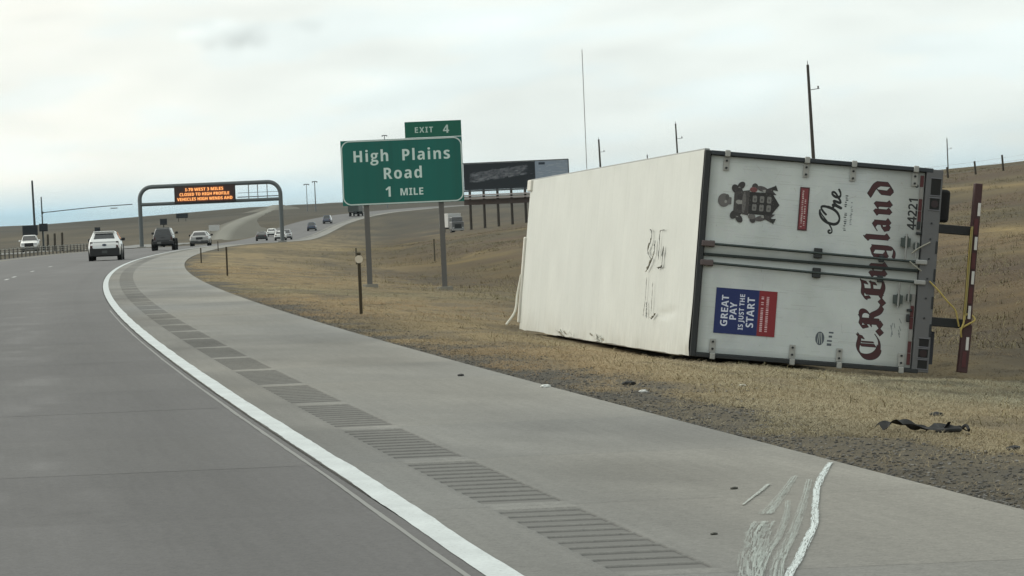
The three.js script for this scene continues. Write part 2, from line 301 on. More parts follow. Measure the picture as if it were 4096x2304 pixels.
// opposite carriageway and the ramp that climbs away
{
  const D = []; for (let d = -40; d < 560; d += 8) D.push(d);
  struct('opposite_road', sheet(4, D.length - 1, (i, j) => { const d = D[j], t = mix(-27.5, -17, i / 4), x = xe(d) + t * len(d); const v = 0.9 + 0.2 * fbm(x, d * 0.1, 2, 3); return { p: [x, Math.max(yr(d) + 0.02, land(x, -d) + 0.03), -d], c: [v, v, v], uv: [t / 3.2, d / 3.7] }; }), slabMat(0.27, 0.268, 0.26), 'carriageway for oncoming traffic beyond the median');
  const RP = [[560, -50.5, -2.5], [640, -55.5, 0.7], [750, -61.0, 2.9], [880, -67, 4.6], [1000, -72.5, 6.2], [1150, -80, 8.2]];
  const cross = (d, k) => hermite(RP.map((p) => [p[0], p[k]]), d);
  const N = 60;
  struct('ramp', sheet(6, N, (i, j) => { const d = mix(560, 1150, j / N), s = [-26, -2.2, -0.9, 0, 0.9, 2.2, 26][i], drop = Math.max(0, Math.abs(s) - 0.9) * 0.22; const on = Math.abs(s) <= 0.9 ? 1 : 0; const v = 0.85 + 0.3 * fbm(s * 0.3, d * 0.03, 3, 5); return { p: [cross(d, 1) + s, cross(d, 2) + 0.05 - drop, -d], uv: [s / 3, d / 3], c: on ? [0.20 * v, 0.195 * v, 0.165 * v] : [0.115 * v, 0.108 * v, 0.085 * v] }; }), new THREE.MeshStandardMaterial({ vertexColors: true, roughness: 1 }), 'exit ramp climbing an embankment in the distance');
}
// far blue mountains
{
  const K = [[-0.3, 60], [-0.17, 56], [-0.13, 58], [-0.105, 60], [-0.0965, 84], [-0.0885, 112], [-0.082, 126], [-0.077, 128], [-0.06, 110], [0, 90], [0.2, 90]];
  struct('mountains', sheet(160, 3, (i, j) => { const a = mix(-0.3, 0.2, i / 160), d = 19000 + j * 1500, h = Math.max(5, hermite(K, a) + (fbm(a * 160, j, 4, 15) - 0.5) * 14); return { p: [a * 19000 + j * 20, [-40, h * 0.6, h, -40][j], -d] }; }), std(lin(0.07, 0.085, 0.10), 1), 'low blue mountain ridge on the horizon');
}
// ---------------------------------------------------------------- the overturned trailer. Own axes: x from roof to floor, y from its lower side wall to its upper, z out of the rear doors
const white = (c, rough = 0.55) => new THREE.MeshPhysicalMaterial({ color: lin(...c), roughness: rough, clearcoat: 0.15, clearcoatRoughness: 0.5 });
const rubber = std(lin(0.018, 0.018, 0.018), 0.9), steelDark = std(lin(0.035, 0.038, 0.04), 0.6, { metalness: 0.3 }), steelGrey = std(lin(0.14, 0.14, 0.145), 0.6, { metalness: 0.2 });
const galv = std(lin(0.33, 0.34, 0.33), 0.5, { metalness: 0.5 });
{
  const t = thing('semi_trailer', 'white box semi-trailer lying on its side, rear doors facing the road', 'trailer', TR.o);
  const m = new THREE.Matrix4().makeBasis(new THREE.Vector3(...TR.v), new THREE.Vector3(...TR.w), new THREE.Vector3(...TR.u).negate());
  t.quaternion.setFromRotationMatrix(m);
  const L = 16.15, Wd = 2.59, R = rng(77);
  // roof: a thin sheet that has buckled over its bows, torn near the doors and scuffed along the ground
  const roofTex = greyTex(1024, (x, y) => { const bow = Math.exp(-((((x * 5.5) % 0.61) - 0.3) ** 2) / 0.0001) * 0.035 * noise(x * 31, y * 4, 12, 0); const a = noise(x * 7, y * 5, 1, 0), b = noise(x * 160, y * 6, 2, 0), c = noise(x * 60, y * 60, 3, 60), q = smooth(0.22, 0, y); const v = 0.93 - bow + (a - 0.5) * 0.08 + (b - 0.5) * 0.06 * (0.4 + q) - 0.05 * smooth(0.72, 0.9, noise(x * 210, y * 2.2, 8, 0)) * smooth(0.7, 0, y) + (c - 0.5) * 0.03 - q * 0.10 * noise(x * 40, y * 9, 5, 0); return [v, v * (0.995 - q * 0.01), v * (0.965 - q * 0.02)]; });
  const roofMat = new THREE.MeshPhysicalMaterial({ color: lin(0.67, 0.685, 0.66), map: roofTex, roughness: 0.5, clearcoat: 0.1, clearcoatRoughness: 0.5 });
  const bulge = (y, z) => (fbm(z * 1.6, y * 0.7, 3, 4) - 0.5) * 0.022 + 0.0035 * Math.exp(-((((((z % 0.61) + 0.61) % 0.61) - 0.3) / 0.03) ** 2)) + (fbm(z * 5, y * 1.2, 2, 14) - 0.5) * 0.014 * smooth(1.2, 0, y) + 0.02 * Math.exp(-(((z + 1.8) / 0.6) ** 2) - (((y - 0.60 - 0.05 * z) / 0.035) ** 2)) - 0.03 * Math.exp(-(((z + 0.12) / 0.12) ** 2)) * smooth(0.8, 0, y);
  const NU = 640, NV = 48;
  part('roof_panel', sheet(NU, NV, (i, j) => { const z = -L + (L - 0.01) * (i / NU), yy = j / NV, y = (j === 0 ? 0.02 * (noise(z * 2.2, 3, 8) - 0.55) - 0.05 * smooth(0.55, 0.9, noise(z * 0.9, 1, 9)) * 0 : 0) + Wd * yy, bow = bulge(y, z) * smooth(0, 0.06, yy) * smooth(1, 0.96, yy); return { p: [-0.012 - bow * 0 + bow, y, z], uv: [z / 5.5, yy] }; }), roofMat, t);
  const underRoof = std(lin(0.11, 0.10, 0.08), 0.9);
  part('roof_backing', new THREE.PlaneGeometry(L - 0.2, Wd - 0.1).rotateY(-Math.PI / 2).translate(0.05, Wd / 2, -L / 2), underRoof, t);
  const sideMat = white([0.72, 0.72, 0.68]);
  part('side_wall', box(2.80, 0.03, L - 0.05, 1.42, Wd - 0.017, -L / 2 - 0.02, 0), sideMat, t); part('side_wall', box(2.80, 0.03, L - 0.05, 1.42, 0.017, -L / 2 - 0.02, 0), sideMat, t);
  part('floor', box(0.10, Wd - 0.08, L - 0.1, 2.80, Wd / 2, -L / 2, 0), steelDark, t); part('front_wall', box(2.8, Wd - 0.07, 0.04, 1.42, Wd / 2, -L + 0.02, 0), sideMat, t);
  part('top_rail', box(0.07, 0.035, L - 0.1, 0.03, Wd + 0.006, -L / 2, 0.01), galv, t);
  const lr = part('top_rail', box(0.06, 0.03, L * 0.62, 0.035, 0.0, -L * 0.36, 0.01), galv, t);
  part('corner_cap', [box(0.05, 0.20, 0.42, -0.03, Wd - 0.09, -L + 0.12, 0.02), box(0.045, 1.5, 0.12, -0.028, 0.86, -L - 0.03, 0.02)], white([0.66, 0.64, 0.58]), t);
  part('torn_strip', tube([[-0.05, 0.95, -L - 0.02], [-0.09, 0.6, -L - 0.02], [-0.12, 0.3, -L + 0.05], [-0.26, 0.06, -L + 0.1]], 0.022, 20, 5), white([0.7, 0.68, 0.6]), t);
  // the slashes in the roof skin, with curled lips
  const slash = std(lin(0.02, 0.02, 0.018), 1), lip = white([0.6, 0.6, 0.56]);
  const cuts = [[[3.41, 1.62], [3.26, 1.59], [3.23, 1.5], [3.32, 1.43], [3.47, 1.33], [3.27, 1.25], [3.1, 1.198], [3.28, 1.11], [3.47, 1.045]], [[2.94, 1.47], [2.935, 1.3], [3.1, 1.198]], [[2.25, 1.603], [2.42, 1.6], [2.59, 1.585], [2.58, 1.4], [2.56, 1.21]], [[2.243, 1.385], [2.27, 1.24], [2.28, 1.12], [2.42, 1.105], [2.56, 1.088]], [[3.38, 0.97], [3.35, 0.7], [3.42, 0.44]], [[3.22, 0.635], [3.13, 0.42]], [[2.85, 0.91], [2.82, 0.48]], [[2.48, 0.49], [2.62, 0.45], [2.79, 0.415]]];
  const heavy = [1, 0.7, 0.55, 1, 0.35, 0.7, 0.35, 1];
  cuts.forEach((c, k) => {
    const P = [], n = 36, curve = new THREE.CatmullRomCurve3(c.map(([u, w]) => new THREE.Vector3(-0.034, w, -u)), false, 'catmullrom', 0.2);
    part('slash', sheet(1, n, (i, j) => { const p = curve.getPoint(j / n), q = curve.getTangent(j / n), hw = (0.005 + 0.014 * noise(j * 0.55, k, 21)) * heavy[k] * smooth(0, 0.08, j / n + 0.03) * smooth(1.03, 0.92, j / n), s = i ? 1 : -1; return { p: [p.x - 0.006, p.y - q.z * hw * s * 0.7, p.z + q.y * hw * s * 2.2] }; }), slash, t);
    part('curled_lip', sheet(1, n, (i, j) => { const p = curve.getPoint(j / n), q = curve.getTangent(j / n), hw = 0.012 * heavy[k] * noise(j * 0.4, k, 33); return { p: [p.x - 0.004 - i * 0.03 * heavy[k] * noise(j * 0.7, k, 39), p.y - q.z * hw, p.z + q.y * hw * 2.4 + 0.008] }; }), lip, t);
  });
  for (let i = 0; i < 15; i++) { const z = -1.2 - (i < 9 ? 5.2 + R() * 1.5 : 8.5 + R() * 1.8), y = 0.03 + R() * 0.08; part('torn_flap', new THREE.PlaneGeometry(0.05 + R() * 0.12, 0.04 + R() * 0.08).rotateY(-Math.PI / 2 + (R() - 0.5) * 0.8).rotateZ(0.5 + R() * 0.5).translate(-0.06, y, z), lip, t); }

  // ---- rear frame
  part('rear_header', box(0.075, Wd, 0.09, 0.034, Wd / 2, -0.02, 0.012), steelDark, t);
  part('rear_rail', box(2.86, 0.055, 0.09, 1.5, Wd - 0.026, -0.02, 0.01), std(lin(0.045, 0.052, 0.06), 0.5, { metalness: 0.3 }), t);
  part('rear_rail', box(2.86, 0.055, 0.09, 1.5, 0.026, -0.02, 0.01), steelDark, t);
  const sill = part('rear_sill', box(0.215, Wd - 0.02, 0.10, 2.955, Wd / 2, -0.03, 0.012), steelGrey, t);
  part('door_gasket', box(2.77, 2.47, 0.02, 1.45, 1.295, -0.065, 0), rubber, t);
  // ---- doors, with everything printed on them
  const S = 690, CW = Math.round(Wd * S), CH = Math.round(2.86 * S);
  const doorTex = canvasTex(CW, CH, (g) => {
    g.fillStyle = '#e3e7e4'; g.fillRect(0, 0, CW, CH);
    const Q = rng(3); let grd;
    for (let i = 0; i < 500; i++) { const x = Q() * CW, y = Q() * CH, r = 30 + Q() * 190, v = Q() < 0.5 ? '255,255,255' : Q() < 0.5 ? '120,124,110' : '112,116,128'; grd = g.createRadialGradient(x, y, 0, x, y, r); grd.addColorStop(0, `rgba(${v},0.05)`); grd.addColorStop(1, `rgba(${v},0)`); g.fillStyle = grd; g.fillRect(x - r, y - r, 2 * r, 2 * r); }
    for (let i = 0; i < 420; i++) { g.strokeStyle = `rgba(70,66,56,${0.03 + Q() * 0.07})`; g.lineWidth = 1 + Q() * 5; const x = Q() * CW, y = Q() * CH; g.beginPath(); g.moveTo(x, y); g.lineTo(x + (Q() - 0.5) * 12, y + 40 + Q() * 260); g.stroke(); }
    for (let i = 0; i < 320; i++) { g.fillStyle = `rgba(60,58,50,${0.1 + Q() * 0.2})`; g.fillRect(Q() * CW, Q() * CH, 1 + Q() * 4, 1 + Q() * 4); }
    grd = g.createLinearGradient(0, CH, 0, CH - 520); grd.addColorStop(0, 'rgba(92,86,76,0.34)'); grd.addColorStop(1, 'rgba(92,86,76,0)'); g.fillStyle = grd; g.fillRect(0, 0, CW, CH);
    for (const [x0, y0, x1, y1] of [[0, 0, 0.14, 0], [CW / S, 0, CW / S - 0.14, 0], [0, 0, 0, 0.2], [1.29, 0, 1.17, 0], [1.30, 0, 1.42, 0]]) { grd = g.createLinearGradient(x0 * S, y0 * S, x1 * S, y1 * S); grd.addColorStop(0, 'rgba(60,64,58,0.34)'); grd.addColorStop(1, 'rgba(60,64,58,0)'); g.fillStyle = grd; const a = Math.min(x0, x1), b = Math.max(x0, x1); if (a === b) g.fillRect(0, 0, CW, 0.2 * S); else g.fillRect(a * S, 0, (b - a) * S, CH); }
    for (let i = 0; i < 70; i++) { g.strokeStyle = `rgba(${Q() < 0.5 ? '96,70,48' : '50,52,50'},${0.1 + Q() * 0.2})`; g.lineWidth = 1 + Q() * 2; const x = Q() * CW, y = Q() * CH, a = Q() * 6.28, l = 10 + Q() * 90; g.beginPath(); g.moveTo(x, y); g.lineTo(x + Math.cos(a) * l, y + Math.sin(a) * l); g.stroke(); }
    // metres -> canvas
    const X = (w) => w * S, Y = (v) => v * S;
    // --- the name in black letter: every stroke is drawn with a broad nib held at 40 degrees
    const nibOf = (col, grow) => (pts, w0 = 0.052, ang = 0.7) => { const w = w0 * 1.2;
      const nx = Math.cos(ang) * w / 2, ny = -Math.sin(ang) * w / 2; g.fillStyle = col; g.strokeStyle = col; g.lineWidth = grow * S; g.lineJoin = 'round';
      for (let i = 0; i < pts.length - 1; i++) { const [ax, ay] = pts[i], [bx, by] = pts[i + 1]; g.beginPath(); g.moveTo(X(ax + nx), Y(ay + ny)); g.lineTo(X(ax - nx), Y(ay - ny)); g.lineTo(X(bx - nx), Y(by - ny)); g.lineTo(X(bx + nx), Y(by + ny)); g.closePath(); g.fill(); if (grow) g.stroke(); }
    };
    const curve = (p0, p1, p2, p3, n = 14) => { const o = []; for (let i = 0; i <= n; i++) { const t = i / n, u = 1 - t; o.push([u * u * u * p0[0] + 3 * u * u * t * p1[0] + 3 * u * t * t * p2[0] + t * t * t * p3[0], u * u * u * p0[1] + 3 * u * u * t * p1[1] + 3 * u * t * t * p2[1] + t * t * t * p3[1]]); } return o; };
    const B = 2.435, XH = 0.215, CAP = 0.31;
    const stem = (N, x, top = XH, foot = 1) => { N([[x - 0.022, B - top + 0.012], [x, B - top + 0.034], [x, B - 0.036]], 0.06); N([[x - 0.004, B - 0.044], [x + 0.026 * foot, B - 0.012]], 0.056); };
    const dot = (N, x) => N([[x - 0.022, B - 0.05], [x + 0.022, B - 0.006]], 0.064, 0.78);
    const nn = (N, x) => { stem(N, x + 0.032); N([[x + 0.045, B - XH + 0.06], [x + 0.11, B - XH + 0.016]], 0.03); stem(N, x + 0.125); };
    const word = (N) => {
      // C
      N(curve([0.235, B - CAP + 0.03], [0.12, B - 0.26], [0.13, B - 0.03], [0.28, B - 0.018]), 0.072); N(curve([0.28, B - 0.018], [0.34, B - 0.012], [0.39, B - 0.03], [0.435, B - 0.075]), 0.034);
      N(curve([0.21, B - CAP + 0.045], [0.29, B - CAP - 0.025], [0.33, B - CAP + 0.05], [0.43, B - CAP + 0.02]), 0.05); N([[0.305, B - CAP + 0.05], [0.305, B - 0.075]], 0.034); N([[0.345, B - CAP + 0.06], [0.345, B - 0.10]], 0.013);
      N([[0.418, B - CAP + 0.0], [0.40, B - CAP + 0.075]], 0.04); dot(N, 0.482);
      // R
      N(curve([0.535, B - CAP + 0.06], [0.56, B - CAP - 0.02], [0.60, B - CAP + 0.07], [0.66, B - CAP + 0.01]), 0.046); N([[0.6, B - CAP + 0.05], [0.6, B - 0.03]], 0.058); N([[0.638, B - CAP + 0.05], [0.638, B - 0.05]], 0.014);
      N(curve([0.64, B - CAP + 0.03], [0.74, B - CAP - 0.02], [0.78, B - CAP + 0.09], [0.67, B - 0.155]), 0.048); N(curve([0.665, B - 0.155], [0.72, B - 0.13], [0.70, B - 0.04], [0.80, B - 0.022]), 0.056); N([[0.54, B - 0.05], [0.6, B - 0.012]], 0.05); N([[0.53, B - CAP + 0.05], [0.55, B - CAP + 0.12]], 0.034); N([[0.555, B - 0.15], [0.66, B - 0.165]], 0.03);
      dot(N, 0.857);
      // E
      N(curve([0.9, B - CAP + 0.07], [0.93, B - CAP - 0.02], [1.0, B - CAP + 0.06], [1.11, B - CAP + 0.0]), 0.05); N([[0.972, B - CAP + 0.05], [0.972, B - 0.04]], 0.06); N([[1.01, B - CAP + 0.05], [1.01, B - 0.06]], 0.014); N([[0.972, B - 0.16], [1.10, B - 0.18]], 0.04); N(curve([0.91, B - 0.05], [0.98, B - 0.07], [1.03, B + 0.015], [1.135, B - 0.045]), 0.054); N([[1.095, B - 0.2], [1.085, B - 0.125]], 0.032); N([[1.105, B - CAP - 0.005], [1.09, B - CAP + 0.07]], 0.036); N([[0.9, B - CAP + 0.06], [0.915, B - CAP + 0.12]], 0.03);
      nn(N, 1.185);
      // g
      N([[1.435, B - XH + 0.03], [1.435, B - 0.04], [1.47, B - 0.014]], 0.058); N([[1.435, B - XH + 0.03], [1.50, B - XH + 0.004], [1.545, B - XH + 0.03]], 0.05); N([[1.545, B - XH + 0.02], [1.545, B + 0.02]], 0.058); N([[1.47, B - 0.016], [1.545, B - 0.05]], 0.03); N(curve([1.548, B + 0.01], [1.56, B + 0.075], [1.5, B + 0.10], [1.425, B + 0.07]), 0.036);
      // l
      stem(N, 1.672, CAP - 0.005); N([[1.64, B - CAP + 0.03], [1.668, B - CAP - 0.01]], 0.03);
      // a
      N([[1.775, B - XH + 0.036], [1.82, B - XH + 0.004], [1.86, B - XH + 0.034]], 0.048); N([[1.86, B - XH + 0.03], [1.86, B - 0.036], [1.89, B - 0.012]], 0.056); N([[1.86, B - 0.125], [1.775, B - 0.085], [1.79, B - 0.03], [1.83, B - 0.014]], 0.05); N([[1.825, B - 0.016], [1.86, B - 0.05]], 0.026);
      nn(N, 1.965);
      // d
      N(curve([2.19, B - CAP + 0.01], [2.25, B - CAP + 0.05], [2.32, B - 0.25], [2.345, B - 0.18]), 0.056); N([[2.345, B - 0.19], [2.345, B - 0.05], [2.295, B - 0.014]], 0.056); N([[2.24, B - XH + 0.05], [2.235, B - 0.05], [2.28, B - 0.012]], 0.058); N([[2.24, B - XH + 0.045], [2.30, B - XH - 0.012]], 0.028);
    };
    word(nibOf('#241c1e', 0.012)); word(nibOf('#4a1d22', 0));
    // --- unit number and dot
    g.fillStyle = '#1f2122'; g.font = `${0.155 * S}px sans-serif`; g.textBaseline = 'alphabetic'; g.save(); g.translate(X(1.8), Y(2.765)); g.scale(0.98, 1); g.fillText('44221', 0, 0); g.strokeStyle = '#1f2122'; g.lineWidth = 0.009 * S; g.strokeText('44221', 0, 0); g.restore(); g.beginPath(); g.arc(X(2.355), Y(2.742), 0.022 * S, 0, 7); g.fill();
    // --- script "One"
    const pen = (pts, w0, w1) => { g.strokeStyle = '#171c1d'; g.lineCap = 'round'; for (let i = 0; i < pts.length - 1; i++) { const dy = pts[i + 1][1] - pts[i][1], k = Math.abs(dy) / (Math.hypot(dy, pts[i + 1][0] - pts[i][0]) + 1e-6); g.lineWidth = S * mix(w0, w1, k) * 1.4; g.beginPath(); g.moveTo(X(pts[i][0]), Y(pts[i][1])); g.lineTo(X(pts[i + 1][0]), Y(pts[i + 1][1])); g.stroke(); } };
    pen(curve([1.905, 1.60], [1.99, 1.50], [2.02, 1.52], [2.0, 1.62], 20), 0.013, 0.022); pen(curve([2.0, 1.62], [1.97, 1.80], [1.80, 1.82], [1.79, 1.71], 20), 0.015, 0.026); pen(curve([1.79, 1.71], [1.79, 1.59], [1.88, 1.50], [1.955, 1.52], 20), 0.013, 0.026); pen(curve([1.955, 1.52], [1.90, 1.535], [1.87, 1.58], [1.80, 1.64], 16), 0.009, 0.013); pen(curve([1.80, 1.64], [1.74, 1.69], [1.68, 1.72], [1.675, 1.665], 16), 0.011, 0.016); pen(curve([1.675, 1.665], [1.68, 1.64], [1.71, 1.64], [1.71, 1.665], 8), 0.014, 0.018);
    pen(curve([2.01, 1.69], [2.05, 1.66], [2.03, 1.72], [2.0, 1.785], 12), 0.014, 0.027); pen(curve([2.01, 1.76], [2.06, 1.68], [2.10, 1.66], [2.075, 1.73], 12), 0.011, 0.022); pen(curve([2.075, 1.73], [2.05, 1.79], [2.08, 1.79], [2.13, 1.74], 12), 0.012, 0.024); pen(curve([2.13, 1.74], [2.22, 1.70], [2.20, 1.64], [2.165, 1.665], 12), 0.012, 0.02); pen(curve([2.165, 1.665], [2.11, 1.71], [2.12, 1.82], [2.23, 1.745], 14), 0.013, 0.024);
    // small grey lines of type under it
    const type = (x0, x1, y, h, col) => { const q = rng((x0 * 1000) | 0); g.fillStyle = col; for (let x = x0; x < x1; x += h * 0.75) { if (q() < 0.15) continue; g.fillRect(X(x), Y(y - h * (0.6 + 0.4 * q())), h * S * (0.2 + q() * 0.35), h * S * (0.6 + q() * 0.4)); } };
    type(1.72, 2.17, 1.865, 0.036, 'rgba(40,48,50,0.75)'); type(1.80, 2.08, 1.935, 0.028, 'rgba(60,68,72,0.55)');
    // round badge and word by the lower hinge, faint marks near the sill
    g.fillStyle = 'rgba(62,70,80,0.85)'; g.beginPath(); g.ellipse(X(0.345), Y(1.645), 0.085 * S, 0.058 * S, 0, 0, 7); g.fill(); g.strokeStyle = '#c6cac6'; g.lineWidth = 0.008 * S; for (const k of [-0.03, 0, 0.03]) { g.beginPath(); g.moveTo(X(0.28), Y(1.645 + k)); g.lineTo(X(0.41), Y(1.645 + k * 0.5)); g.stroke(); } type(0.26, 0.43, 1.80, 0.07, 'rgba(62,70,80,0.85)');
    g.strokeStyle = 'rgba(90,96,98,0.5)'; g.lineWidth = 0.012 * S; for (let i = 0; i < 9; i++) { g.beginPath(); const x = 0.42 + Q() * 0.2, y = 2.55 + Q() * 0.13; g.moveTo(X(x), Y(y)); g.lineTo(X(x + 0.05), Y(y + (Q() - 0.5) * 0.06)); g.stroke(); }
  });
  const doorMat = new THREE.MeshPhysicalMaterial({ map: doorTex, color: lin(0.80, 0.82, 0.83), roughness: 0.5, clearcoat: 0.2, clearcoatRoughness: 0.35 });
  const doorGeo = (y0, y1) => { const N = 14, x0 = 0.085, x1 = 2.835; const f = sheet(N, N, (i, j) => { const x = mix(x0, x1, i / N), y = mix(y0, y1, j / N); return { p: [x, y, -0.028 + (fbm(x * 1.1, y * 1.4, 2, 6) - 0.5) * 0.012], uv: [y / Wd, 1 - x / 2.86] }; }); const b = box(x1 - x0, y1 - y0, 0.03, (x0 + x1) / 2, (y0 + y1) / 2, -0.052, 0); return merged([f, b]); };
  const lower = part('rear_door', doorGeo(0.06, 1.278), doorMat, t), upper = part('rear_door', doorGeo(1.302, 2.53), doorMat, t);
  lower.userData.label = 'lower rear door with the blue and red sticker'; upper.userData.label = 'upper rear door with the crest';
  part('door_seam', box(2.76, 0.035, 0.03, 1.46, 1.29, -0.015, 0.008), std(lin(0.02, 0.028, 0.027), 0.7), t);
  // stickers: thin plates with flat print
  const up = (v, w, dv, dw, z) => { const g = new THREE.PlaneGeometry(dw, dv).rotateZ(Math.PI / 2); const b = new THREE.BoxGeometry(dv, dw, 0.001); b.translate(0, 0, -0.0007); return { face: g.translate(v + dv / 2, w + dw / 2, z), back: b }; };
  const blue = canvasTex(512, 704, (g, W, H) => {
    g.fillStyle = '#1c2b63'; g.fillRect(0, 0, W, H); g.fillStyle = '#86262e'; g.fillRect(0, H * 0.705, W, H); g.fillStyle = '#3a3560'; g.fillRect(0, H * 0.695, W, 9);
    g.fillStyle = '#d8dcea'; g.textAlign = 'center';
    const line = (s, y, px, wide) => { g.font = `bold ${px}px sans-serif`; g.save(); g.translate(W * 0.5, y * H); g.scale((wide * W) / g.measureText(s).width, 1); g.fillText(s, 0, 0); g.restore(); };
    line('GREAT', 0.215, 112, 0.70); line('PAY', 0.355, 112, 0.40); line('IS JUST THE', 0.475, 78, 0.80); line('START', 0.64, 118, 0.68);
    g.fillStyle = 'rgba(225,200,205,0.9)'; const q = rng(9); for (const y of [0.765, 0.85]) for (let x = 0.1; x < 0.88; x += 0.042) if (q() > 0.08) g.fillRect(x * W, (y - 0.02) * H, 0.03 * W * (0.5 + q() * 0.5), 0.042 * H);
  });
  { const s = up(0.277, 0.316, 0.782, 0.57, -0.0185); part('recruiting_sticker', s.face, new THREE.MeshStandardMaterial({ map: blue, roughness: 0.55 }), lower); }
  const redBox = canvasTex(512, 128, (g, W, H) => { g.fillStyle = '#7d3a3f'; g.fillRect(0, 0, W, H); g.strokeStyle = '#4c2529'; g.lineWidth = 16; g.strokeRect(8, 8, W - 16, H - 16); const q = rng(4); g.fillStyle = '#c8b4b2'; for (let x = 40; x < W - 44; x += 22) if (q() > 0.12) g.fillRect(x, 32 + q() * 6, 7 + q() * 9, 22); for (let x = 60; x < W - 90; x += 20) if (q() > 0.2) g.fillRect(x, 72, 6 + q() * 8, 20); });
  { const s = up(1.246, 1.68, 0.122, 0.545, -0.0185); part('slogan_sticker', s.face, new THREE.MeshStandardMaterial({ map: redBox, roughness: 0.55 }), upper); }
  const crest = canvasTex(512, 720, (g, W, H) => {
    const dk = '#3f3c3d', md = '#6d6a69', lt = '#9a9996', rd = '#7a4a4b';
    const el = (x, y, a, b, c, r = 0) => { g.fillStyle = c; g.beginPath(); g.ellipse(x * W, y * H, a * W, b * H, r, 0, 7); g.fill(); };
    const poly = (p, c) => { g.fillStyle = c; g.beginPath(); p.forEach(([x, y], i) => (i ? g.lineTo(x * W, y * H) : g.moveTo(x * W, y * H))); g.closePath(); g.fill(); };
    // a helm with a rounded crest on top
    el(0.53, 0.10, 0.15, 0.095, '#6a6868'); poly([[0.41, 0.09], [0.64, 0.09], [0.60, 0.22], [0.45, 0.22]], '#6a6868'); el(0.46, 0.07, 0.05, 0.03, md); el(0.60, 0.15, 0.07, 0.03, '#585656'); el(0.5, 0.13, 0.035, 0.02, lt);
    // mantling scrolls and supporters
    for (const s of [-1, 1]) { const X = (x) => 0.515 + s * x;
      el(X(0.29), 0.27, 0.10, 0.055, dk, s * -0.5); el(X(0.37), 0.36, 0.10, 0.05, dk, s * 0.7); el(X(0.31), 0.33, 0.03, 0.018, lt); el(X(0.19), 0.33, 0.13, 0.07, dk); el(X(0.06), 0.34, 0.11, 0.07, '#555353'); el(X(0.36), 0.58, 0.085, 0.05, '#444142'); el(X(0.30), 0.56, 0.06, 0.06, s > 0 ? rd : md); el(X(0.33), 0.70, 0.06, 0.09, '#575354', s * 0.25); el(X(0.29), 0.74, 0.028, 0.035, lt);
      poly([[X(0.20), 0.74], [X(0.33), 0.76], [X(0.42), 0.90], [X(0.30), 0.87], [X(0.22), 0.93]], dk); poly([[X(0.33), 0.84], [X(0.44), 0.91], [X(0.31), 0.95]], '#2f302f'); }
    poly([[0.30, 0.26], [0.73, 0.26], [0.80, 0.50], [0.23, 0.50]], '#4b4848'); el(0.515, 0.35, 0.05, 0.06, lt); el(0.40, 0.36, 0.07, 0.05, dk); el(0.63, 0.36, 0.07, 0.05, dk); el(0.515, 0.42, 0.24, 0.03, md);
    // shield
    poly([[0.27, 0.50], [0.76, 0.50], [0.77, 0.86], [0.515, 0.99], [0.26, 0.86]], '#2e2d2d');
    for (let r = 0; r < 3; r++) for (const c of [0, 1]) { g.fillStyle = '#7b7a78'; g.beginPath(); g.roundRect((0.345 + c * 0.19) * W, (0.555 + r * 0.115) * H, 0.15 * W, 0.07 * H, 14); g.fill(); g.fillStyle = '#5a5958'; g.fillRect((0.385 + c * 0.19) * W, (0.575 + r * 0.115) * H, 0.05 * W, 0.03 * H); }
    g.globalAlpha = 0.35; const q = rng(8); for (let i = 0; i < 240; i++) { g.fillStyle = q() < 0.5 ? '#8a8886' : '#252424'; const x = 0.15 + q() * 0.72, y = 0.24 + q() * 0.68; if (g.getImageData((x * W) | 0, (y * H) | 0, 1, 1).data[3] > 200) g.fillRect(x * W, y * H, 4 + q() * 14, 3 + q() * 7); } g.globalAlpha = 1;
  });
  { const s = up(0.205, 1.685, 0.80, 0.56, -0.018); part('crest', s.face, new THREE.MeshStandardMaterial({ map: crest, roughness: 0.55, alphaTest: 0.5 }), upper); }
  // lock rods, guides, cams, handles
  const rodMat = std(lin(0.055, 0.07, 0.068), 0.45, { metalness: 0.5 });
  for (const [y0, y1] of [[1.425, 1.40], [1.185, 1.145]]) {
    part('lock_rod', cyl(0.017, 0.017, [0.05, y0, 0.02], [2.86, y1, 0.02]), rodMat, t);
    for (const x of [0.17, 1.53, 2.35]) { const k = x === 1.53 ? 1.5 : 1; part('rod_guide', box(0.07 * k, 0.085 * k, 0.05, x, mix(y0, y1, x / 2.8), 0.005, 0.012), steelDark, t); }
    part('cam_keeper', box(0.17, 0.075, 0.07, 0.12, mix(y0, y1, 0.04), 0.01, 0.015), std(lin(0.11, 0.085, 0.085), 0.7), t);
    part('cam_keeper', box(0.15, 0.06, 0.07, 2.86, y1, 0.02, 0.015), std(lin(0.35, 0.35, 0.34), 0.6), t);
    const s = y0 > 1.3 ? 1 : -1, hx = s > 0 ? 2.645 : 2.60;
    part('door_handle', [cyl(0.013, 0.013, [hx, y1 + s * 0.02, 0.045], [hx, y1 + s * 0.34, 0.035]), cyl(0.013, 0.013, [hx + 0.13, y1 + s * 0.05, 0.04], [hx + 0.13, y1 + s * 0.26, 0.03])], std(lin(0.3, 0.3, 0.29), 0.5, { metalness: 0.4 }), t);
    part('handle_bracket', [box(0.12, 0.11, 0.04, hx, y1 + s * 0.235, 0.005, 0.02), box(0.055, 0.16, 0.045, hx + 0.005, y1 + s * 0.24, 0.012, 0.02), box(0.07, 0.09, 0.04, hx + 0.14, y1 + s * 0.2, 0.008, 0.015)], std(lin(0.06, 0.075, 0.07), 0.6), t);
    part('handle_hasp', [box(0.045, 0.10, 0.03, hx + 0.15, y1 + s * 0.46, 0.0, 0.01), box(0.07, 0.035, 0.03, hx + 0.16, y1 + s * 0.36, 0.0, 0.01)], steelDark, t);
  }
